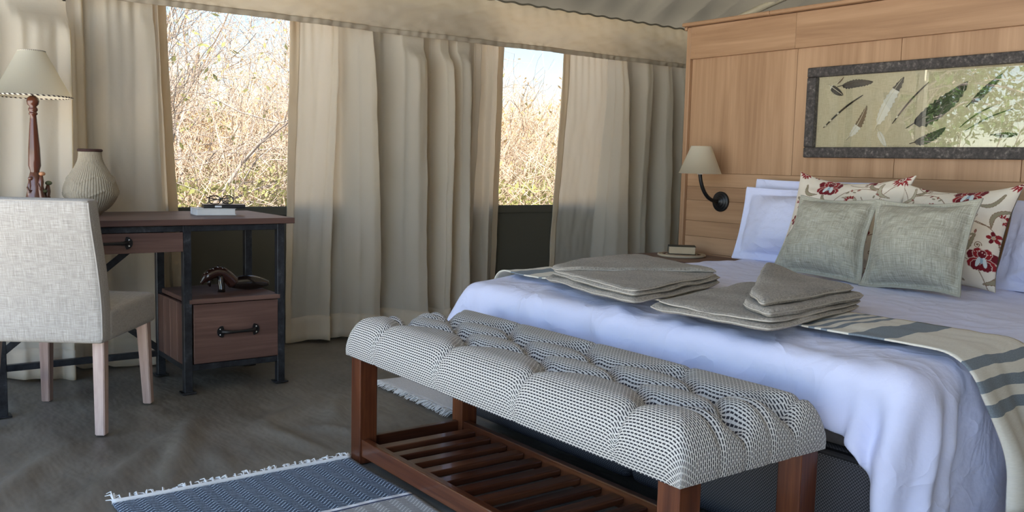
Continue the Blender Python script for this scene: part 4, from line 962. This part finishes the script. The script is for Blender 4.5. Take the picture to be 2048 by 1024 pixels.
def ring(name, cx, cy, z, r, tr, mat, parent, n=72):
    th = np.linspace(0, 2 * PI, n + 1); ps = np.linspace(0, 2 * PI, 9)
    A, B = np.meshgrid(th, ps, indexing='ij'); P = np.stack([cx + (r + tr * np.cos(B)) * np.cos(A), cy + (r + tr * np.cos(B)) * np.sin(A), z + tr * np.sin(B)], -1)
    return link(name, grid_mesh(name, P, np.stack([A / (2 * PI) + B / (2 * PI) * .022, B], -1)), mat, parent, True)
ring('rim_stitching', LX, LY, 1.264, .1515, .0032, 'stitching', lm); ring('rim_stitching', LX, LY, 1.452, .0515, .0028, 'stitching', lm)
# carved figures clustered at the foot of the stem
rng = random.Random(9)
base = tube('carved_base', [(LX, LY, .763), (LX + .004, LY, .80), (LX - .002, LY, .84), (LX + .003, LY, .88), (LX, LY, .92), (LX, LY, .95)], [.05, .046, .036, .032, .026, .018], 'figure_wood', lm, 14)
def figure(x, y, z0, z1, r, head):
    f = tube('carved_figure', [(x, y, z0), (x + .003, y, z0 + (z1 - z0) * .3), (x - .003, y, z0 + (z1 - z0) * .55), (x, y, z0 + (z1 - z0) * .8), (x + .002, y, z1)], [r, r * 1.1, r * .8, r * .95, r * .5], 'figure_wood', lm, 10)
    bm = bmesh.new(); bmesh.ops.create_uvsphere(bm, u_segments=12, v_segments=8, radius=r * .95, matrix=Matrix.Translation((x + .004, y - .004, z1 + r * .6)) @ Matrix.Diagonal((1.15, .95, .8, 1)))
    link('figure_head', bm_mesh(bm, 'figure_head'), head, f, True)
    tube('figure_arm', [(x - r, y - r * .4, z0 + (z1 - z0) * .75), (x - r * .4, y - r * 1.3, z0 + (z1 - z0) * .55), (x + r * .5, y - r * 1.1, z0 + (z1 - z0) * .62)], r * .33, 'figure_wood', f, 8)
figure(LX + .018, LY - .03, .80, .935, .012, 'figure_pale'); figure(LX - .022, LY - .012, .80, .915, .011, 'figure_wood')
figure(LX + .046, LY - .005, .763, .895, .013, 'figure_green'); figure(LX + .026, LY - .022, .763, .862, .011, 'figure_green')
# woven vase
VX, VY = .896, 4.30
vs = thing('woven_vase', 'pale woven basket vase with dark braided rim on the desk', 'vase', (VX, VY, .763))
zz = np.linspace(0, 1, 70)
pr = np.interp(zz, [0, .03, .12, .25, .34, .42, .52, .62, .72, .82, .90, 1.0], [.032, .045, .078, .103, .112, .111, .102, .087, .069, .054, .047, .046])
pr = np.convolve(np.pad(pr, 3, mode='edge'), np.ones(7) / 7, 'valid'); zv = .764 + zz * .278
def vmod(th, z):
    h = (z - .764) / .278
    rib = .0012 * np.cos(th * 60 + 2.5 * np.sin(h * 5)) * (h > .06)
    zig = .004 * np.exp(-((((z - .845) / .05) - .6 * np.abs(((th * 5 / PI) % 2) - 1)) / .10) ** 2) + .004 * np.exp(-((((z - .905) / .05) - .6 * np.abs(((th * 4 / PI) % 2) - 1)) / .10) ** 2)
    return rib + zig + .0008 * np.sin(z * 900)
prof = list(zip(pr, zv)) + [(.040, 1.042), (.040, .98)]
lathe('basket_body', prof, VX, VY, 'woven_vase', vs, 384, mod=vmod)
ring('braided_rim', VX, VY, 1.046, .0455, .0065, 'dark_braid', vs, 48)
# paperback, notebook, spectacles
book('paperback_book', 'white paperback lying on the desk under the black notebook', (1.405, 4.215, .7635), (.18, .125, .032), -.10, 'book_cover_white', 'paper', spine=1)
nb = thing('notebook', 'slim black notebook with white tag on top of the paperback', 'notebook', (1.445, 4.205, .7957))
R3 = Matrix.Rotation(-.22, 3, 'Z')
def nbp(nm, off, s, mt_, parent=nb):
    bm = bmesh.new(); add_box(bm, Vector((1.45, 4.205, .796)) + R3 @ Vector(off), s, R3, .0015); return link(nm, bm_mesh(bm, nm), mt_, parent)
nbp('cover', (0, 0, .0016), (.19, .115, .003), 'notebook_black'); nbp('cover', (0, 0, .0145), (.19, .115, .003), 'notebook_black'); nbp('pages', (0, .001, .008), (.184, .109, .010), 'notebook_black'); nbp('paper_tag', (-.03, -.0585, .008), (.03, .0015, .008), 'tag_white')
sp = thing('spectacles', 'black-framed spectacles resting on the notebook', 'glasses', (1.432, 4.20, .813))
GX, GY, GZ = 1.432, 4.185, .8335
def rimpath(cx, w_, h_, n=28):
    th = np.linspace(0, 2 * PI, n + 1); c, s = np.cos(th), np.sin(th)
    return np.stack([cx + w_ * np.sign(c) * np.abs(c) ** .7, np.full(n + 1, GY) + .006 * s, GZ + h_ * np.sign(s) * np.abs(s) ** .75], -1)
for s in (-1, 1):
    Vt, Qt = tube_vq(rimpath(GX + s * .031, .0255, .0185), .0024, 6, False); r_ = link('rim', raw_mesh('rim', Vt, Qt), 'spectacle_frame', sp, True)
    pp = rimpath(GX + s * .031, .0245, .0175); bm = bmesh.new(); bm.faces.new([bm.verts.new(p) for p in pp[:-1]]); link('lens', bm_mesh(bm, 'lens'), 'lens_glass', r_)
    tube('temple', [(GX + s * .057, GY + .002, GZ + .012), (GX + s * .056, GY + .03, GZ + .010), (GX + s * .02, GY + .05, GZ + .002), (GX - s * .03, GY + .052, GZ - .006), (GX - s * .05, GY + .05, GZ - .018)], .0022, 'spectacle_frame', sp, 6)
tube('bridge', [(GX - .007, GY, GZ + .005), (GX, GY - .002, GZ + .009), (GX + .007, GY, GZ + .005)], .0022, 'spectacle_frame', sp, 6)

# ------------------------------------------------------------------ chair
ch = thing('dining_chair', 'linen upholstered chair with pale wooden legs pulled up to the desk', 'chair', (.70, 3.82, 0))
dvec = np.array([.585, .811]); lvec = np.array([-.811, .585])       # towards the desk, and to the chair's left
O2 = np.array([.752, 3.516])                                         # rear right leg, bottom
def cw(l, d, z): p = O2 + lvec * np.asarray(l)[..., None] + dvec * np.asarray(d)[..., None]; return np.concatenate([p, np.asarray(z)[..., None] * np.ones((*p.shape[:-1], 1))], -1)
CWID = .42
def tapered(name, lb, db, lt, dt, z0, z1, wb, wt):
    bm = bmesh.new(); vs_ = []
    for (l_, d_, z_, w_) in ((lb, db, z0, wb), (lt, dt, z1, wt)):
        vs_.append([bm.verts.new(cw(np.array(l_ + a_ * w_ / 2), np.array(d_ + b_ * w_ / 2), np.array(z_))) for a_, b_ in ((-1, -1), (1, -1), (1, 1), (-1, 1))])
    bm.faces.new(vs_[0][::-1]); bm.faces.new(vs_[1])
    for i in range(4): bm.faces.new((vs_[0][i], vs_[0][(i + 1) % 4], vs_[1][(i + 1) % 4], vs_[1][i]))
    bmesh.ops.bevel(bm, geom=bm.edges[:], offset=.003, segments=2, affect='EDGES'); bmesh.ops.recalc_face_normals(bm, faces=bm.faces)
    return link(name, bm_mesh(bm, name), 'pale_wood_z', ch)
tapered('leg', .0, .0, .018, .045, 0, .40, .036, .044); tapered('leg', CWID, .0, CWID - .018, .045, 0, .40, .036, .044)
tapered('leg', .0, .448, .012, .430, 0, .40, .034, .046); tapered('leg', CWID, .448, CWID - .012, .430, 0, .40, .034, .046)
def soft_box(name, corners_fn, nl, nd, nz, mat, parent):
    """closed rounded block: maps the unit cube surface through corners_fn(l,d,z)"""
    faces = []; 
    def face(fix, val, n1, n2):
        a_, b_ = np.meshgrid(np.linspace(0, 1, n1), np.linspace(0, 1, n2), indexing='ij'); f = np.full_like(a_, val)
        l_, d_, z_ = {'l': (f, a_, b_), 'd': (a_, f, b_), 'z': (a_, b_, f)}[fix]
        P = corners_fn(l_, d_, z_); uv = {'l': (d_, z_), 'd': (l_, z_), 'z': (l_, d_)}[fix]
        return P, np.stack(uv, -1) * .5
    Vs, Qs, Us, n = [], [], [], 0
    for fix, val, flip in (('l', 0, 1), ('l', 1, 0), ('d', 0, 0), ('d', 1, 1), ('z', 0, 1), ('z', 1, 0)):
        P, uv = face(fix, val, *{'l': (nd, nz), 'd': (nl, nz), 'z': (nl, nd)}[fix]); m = P.shape[0] * P.shape[1]; I = np.arange(m).reshape(P.shape[:2])
        q = np.stack([I[:-1, :-1], I[1:, :-1], I[1:, 1:], I[:-1, 1:]], -1).reshape(-1, 4); q = q[:, ::-1] if flip else q
        Vs.append(P.reshape(-1, 3)); Us.append(uv.reshape(-1, 2)); Qs.append(q + n); n += m
    V, Q, U_ = np.concatenate(Vs), np.concatenate(Qs), np.concatenate(Us)
    me = raw_mesh(name, V, Q); l = me.uv_layers.new(name='UVMap'); l.data.foreach_set('uv', U_[Q.ravel()].astype(np.float32).ravel())
    return link(name, me, mat, parent, True)
def rounded(l_, d_, z_, ext, r):
    """unit cube -> box with half extents ext and corner radius r"""
    p = np.stack([(l_ * 2 - 1) * ext[0], (d_ * 2 - 1) * ext[1], (z_ * 2 - 1) * ext[2]], -1); e = np.array(ext) - r
    c = np.clip(p, -e, e); v_ = p - c; n = np.linalg.norm(v_, axis=-1, keepdims=True); mx = np.abs(v_).max(-1, keepdims=True)
    return c + np.where(n > 1e-9, v_ / np.maximum(n, 1e-9) * np.minimum(mx, r), 0)
def back_fn(l_, d_, z_):
    p = rounded(l_, d_, z_, (CWID / 2 + .024, .042, .265), .018); l2 = p[..., 0] + CWID / 2; zc = p[..., 2] + .608; d2 = p[..., 1] + .014
    d2 = d2 - .075 * sstep(.42, .9, zc) - .02 * sstep(.6, .95, zc)          # rake
    d2 = d2 + .010 * np.sin(PI * l_) * (1 - np.abs(z_ * 2 - 1) ** 4) * (d_ - .5) * 2
    return cw(l2, d2, zc + .004 * fbm(l2 * 2, zc * 2, 3, 2) * 0)
bk = soft_box('backrest', back_fn, 40, 8, 46, 'chair_linen', ch)
def seat_fn(l_, d_, z_):
    p = rounded(l_, d_, z_, (CWID / 2 + .026, .228, .062), .02); top = .012 * np.sin(PI * l_) * np.sin(PI * d_) * z_
    return cw(p[..., 0] + CWID / 2, p[..., 1] + .252, p[..., 2] + .405 + top)
soft_box('seat', seat_fn, 36, 36, 12, 'chair_linen', ch)
# skirt hanging below the back to the same hem as the seat
tt = np.linspace(0, 1, 30)
for nm, pts in (('seam_piping', [(CWID + .02, -.0, .0), ]),):
    zs_ = np.linspace(.36, .862, 40); d_e = -.024 - .075 * sstep(.42, .9, zs_) - .02 * sstep(.6, .95, zs_)
    for l_ in (-.020, CWID + .020): 
        P = cw(np.full(40, l_), d_e, zs_); tube('seam_piping', P, .0032, 'chair_linen', bk, 6).data.uv_layers.new(name='UVMap')
    P = cw(np.linspace(-.020, CWID + .020, 20), np.full(20, -.024 - .092), np.full(20, .865)); tube('seam_piping', P, .0032, 'chair_linen', bk, 6).data.uv_layers.new(name='UVMap')

# ------------------------------------------------------------------ rugs
def rug(name, label, x0, x1, y0, y1, mat, uvf, seed):
    nx, ny = 60, 60; gx_, gy_ = np.meshgrid(np.linspace(x0, x1, nx), np.linspace(y0, y1, ny), indexing='ij')
    z = .012 + .0025 * fbm(gx_ * 1.4, gy_ * 1.4, seed, 3); gx2 = gx_ + .010 * fbm(gy_ * .9, gx_ * .2, seed + 1, 2); gy2 = gy_ + .010 * fbm(gx_ * 1.1, gy_ * .2, seed + 2, 2)
    o = link(name, grid_mesh(name, np.stack([gx2, gy2, z], -1), uvf(gx_, gy_)), mat, None, True); solid(o, .008, -1.)
    return tag(o, label, 'rug'), gx2, gy2, z
rg, ax2, ay2, az2 = rug('woven_rug', 'blue herringbone rug with white fringe in front of the bench', .615, 1.385, 1.35, 2.765, 'rug_blue', lambda x, y: np.stack([x, 2.765 - y], -1), 5)
rng = random.Random(2); parts = []
for i in range(34):
    q = (i + .3 * rng.random()) / 33.3; j = q * 59; j0 = min(58, int(j)); f = j - j0; x = ax2[j0, -1] * (1 - f) + ax2[j0 + 1, -1] * f; y = ay2[j0, -1]; z = az2[j0, -1]
    big = 1.6 if i in (0, 33) else 1.
    for m_ in range(7 if i % 3 == 0 or big > 1 else 3):
        dx = rng.uniform(-.022, .012) * big; dy = rng.uniform(.008, .026) * big; dz = rng.uniform(.002, .016) * big
        parts.append(tube_vq([(x, y - .004, z), (x + dx * .35, y + dy * .5, z + dz), (x + dx, y + dy, z + dz * .6)], [.0028, .0022, .0012], 5, False))
stuff(link('fringe', join_meshes('fringe', parts), 'cotton_fringe', rg, True))
Vt, Qt = tube_vq(np.stack([ax2[:, -1], ay2[:, -1] - .004, az2[:, -1] + .001], -1), .0075, 8, True); link('white_binding', raw_mesh('white_binding', Vt, Qt), 'cotton_fringe', rg, True)
rg, ax2, ay2, az2 = rug('woven_rug', 'white rug with fringe on the floor on the window side of the bed', 2.005, 3.45, 3.04, 3.70, 'rug_white', lambda x, y: np.stack([x, y], -1), 8)
parts = []
for i in range(60):
    q = (i + .4 * rng.random()) / 60; j = q * 59; j0 = int(j); x, y, z = ax2[0, j0], ay2[0, j0] + (j - j0) * .011, az2[0, j0]
    for m_ in range(3):
        dx = -rng.uniform(.03, .06); dy = rng.uniform(-.02, .012)
        parts.append(tube_vq([(x + .003, y, z), (x + dx * .5, y + dy * .3, z + rng.uniform(-.002, .007)), (x + dx, y + dy, .006)], [.0026, .0024, .0014], 5, False))
stuff(link('fringe', join_meshes('fringe', parts), 'cotton_fringe', rg, True))

# ------------------------------------------------------------------ bush outside
def prisms(segs, sides=4):
    """segs array (n,8): p0 p1 r0 r1 -> V,Q"""
    s = np.asarray(segs, float); p, q = s[:, :3], s[:, 3:6]; d = q - p; d /= np.linalg.norm(d, axis=1, keepdims=True) + 1e-9
    a = np.where(np.abs(d[:, 2:3]) < .9, np.array([[0, 0, 1.]]), np.array([[1., 0, 0]])); u_ = np.cross(d, a); u_ /= np.linalg.norm(u_, axis=1, keepdims=True); w_ = np.cross(d, u_)
    th = np.arange(sides) / sides * 2 * PI; ring_ = np.cos(th)[None, :, None] * u_[:, None] + np.sin(th)[None, :, None] * w_[:, None]
    V = np.concatenate([p[:, None] + ring_ * s[:, 6, None, None], q[:, None] + ring_ * s[:, 7, None, None]], 1).reshape(-1, 3)
    b = np.arange(len(s))[:, None] * 2 * sides; i = np.arange(sides)[None]; j = (i + 1) % sides
    return V, np.stack([b + i, b + j, b + sides + j, b + sides + i], -1).reshape(-1, 4)
def leaves_vq(pts, size, rng):
    n = len(pts); a = rng.normal(size=(n, 3)); a /= np.linalg.norm(a, axis=1, keepdims=True); b = np.cross(a, rng.normal(size=(n, 3))); b /= np.linalg.norm(b, axis=1, keepdims=True)
    s = size * rng.uniform(.6, 1.4, (n, 1)); V = np.stack([pts - a * s, pts + b * s * .4, pts + a * s, pts - b * s * .4], 1).reshape(-1, 3)
    return V, np.arange(4 * n).reshape(n, 4)
def plant(name, label, cat, grp, x, y, h, seed, nstem=4, spread=.35, r0=.03, depth=4, leaf='leaf_dry', nleaf=300, lsz=.03, mat='twig_pale', droop=0.):
    rg_ = np.random.default_rng(seed); segs = []; tips = []
    def grow(p, d, L, r, lev):
        n = 4 if lev < 2 else 3
        for i in range(n):
            d = d + rg_.normal(0, .22 if lev else .13, 3); d[2] += .04 - droop * lev * .05; d /= np.linalg.norm(d)
            q = p + d * L / n; rr = r * (1 - .45 * (i + 1) / n); segs.append((*p, *q, r * (1 - .45 * i / n), rr, lev)); 
            if lev < depth and (i > 0 or lev > 0):
                for _ in range(2 if lev < 2 else rg_.integers(1, 3)):
                    e = d + rg_.normal(0, .75, 3); e[2] += .15; e /= np.linalg.norm(e)
                    grow(q, e, L * rg_.uniform(.45, .72), rr * .55, lev + 1)
            p = q
        tips.append(p)
    for i in range(nstem):
        t_ = rg_.uniform(0, 2 * PI); d = np.array([math.cos(t_) * spread, math.sin(t_) * spread, 1.]); d /= np.linalg.norm(d)
        grow(np.array([x + .15 * math.cos(t_), y + .15 * math.sin(t_), -.12]), d, h * rg_.uniform(.5, .75), r0 * rg_.uniform(.6, 1.1), 0)
        if len(segs) > 9000: break
    segs = np.array(segs); root = thing(name, label, cat, (x, y, -.12), grp)
    segs[:, 6:8] = np.maximum(segs[:, 6:8], .0022)
    big = segs[:, 8] < 2
    V, Q = prisms(segs[big, :8], 6); link('branches', raw_mesh('branches', V, Q), mat, root)
    if (~big).any(): V, Q = prisms(segs[~big, :8], 3); stuff(link('twigs', raw_mesh('twigs', V, Q), mat, root))
    if nleaf:
        tp = np.array(tips); pts = tp[rg_.integers(0, len(tp), nleaf)] + rg_.normal(0, .10, (nleaf, 3)); V, Q = leaves_vq(pts, lsz, rg_); stuff(link('leaves', raw_mesh('leaves', V, Q), leaf, root))
    return root
rs = np.random.default_rng(77)
GRP = 'bare bushes outside the mesh windows'
spots = [(1.9, 7.2, 2.6), (2.9, 7.0, 2.9), (3.7, 7.8, 2.3), (2.4, 8.6, 3.2), (3.4, 9.4, 3.4), (4.6, 9.0, 2.4), (1.6, 9.2, 3.0), (5.6, 8.0, 1.7), (6.4, 9.2, 2.0), (7.4, 8.8, 2.0), (7.0, 10.6, 2.2), (8.6, 10.2, 2.2), (5.2, 10.8, 2.9), (3.0, 11.4, 3.6)]
for i, (x, y, h) in enumerate(spots):
    plant('dry_bush', 'leafless pale thorn bush outside, behind the wide window' if x < 5.0 else 'leafless pale bush outside, seen through the narrow window', 'bush', GRP + (' (wide)' if x < 5.0 else ' (narrow)'), x, y, h, 100 + i, nstem=4, spread=.55, r0=.028, depth=3, leaf='leaf_olive' if i % 3 == 0 else 'leaf_dry', nleaf=420 if i % 3 == 0 else 200, lsz=.028, mat='twig_pale' if i % 4 else 'twig_grey')
# dense thicket behind them, uncountable
def thicket(name, label, x0, x1, y0, y1, hfun, nt, nl, leaf, seed):
    r = np.random.default_rng(seed); x = r.uniform(x0, x1, nt); y = r.uniform(y0, y1, nt); z = r.uniform(-.1, 1, nt) ** 1.2; z = z.clip(-.1) * hfun(x, y)
    p = np.stack([x, y, z], -1); d = r.normal(size=(nt, 3)); d[:, 2] = np.abs(d[:, 2]) + .4; d /= np.linalg.norm(d, axis=1, keepdims=True); L = r.uniform(.15, .7, (nt, 1))
    rad = r.uniform(.0018, .006, nt); V, Q = prisms(np.concatenate([p, p + d * L, rad[:, None], rad[:, None] * .5], 1), 3)
    o = link(name, raw_mesh(name, V, Q), 'twig_pale'); tag(o, label, 'thicket', None, 'stuff')
    x = r.uniform(x0, x1, nl); y = r.uniform(y0, y1, nl); z = -.1 + r.random(nl) ** .8 * hfun(x, y); V, Q = leaves_vq(np.stack([x, y, z], -1), .036, r)
    stuff(link('dry_leaves', raw_mesh('dry_leaves', V, Q), leaf, o))
thicket('thicket', 'dense tan thicket of dry twigs and leaves filling the view beyond the windows', -1.5, 14.5, 9.6, 13.5, lambda x, y: 1.78 + .35 * np.sin(x * 1.3) + .2 * np.sin(x * 3.1 + y) , 40000, 95000, 'leaf_dry', 5)
thicket('thicket', 'low olive-green undergrowth at the foot of the bushes outside the wide window', .8, 9.5, 6.6, 9.0, lambda x, y: 1.10 + .18 * np.sin(x * 2.1), 9000, 22000, 'leaf_olive', 6)
for i, (x, y, h) in enumerate([(-4.2, 9.0, 4.6), (-6.5, 10.5, 5.2), (-2.6, 11.0, 4.8), (-8.8, 9.0, 5.0), (-5.0, 13.0, 5.6)]):
    plant('leafy_tree', 'green leafy tree outside the open tent side, mirrored in the picture glass', 'tree', 'trees mirrored in the picture glass', x, y, h, 300 + i, nstem=3, spread=.45, r0=.09, depth=3, leaf='leaf_green', nleaf=9000, lsz=.075, mat='twig_grey')
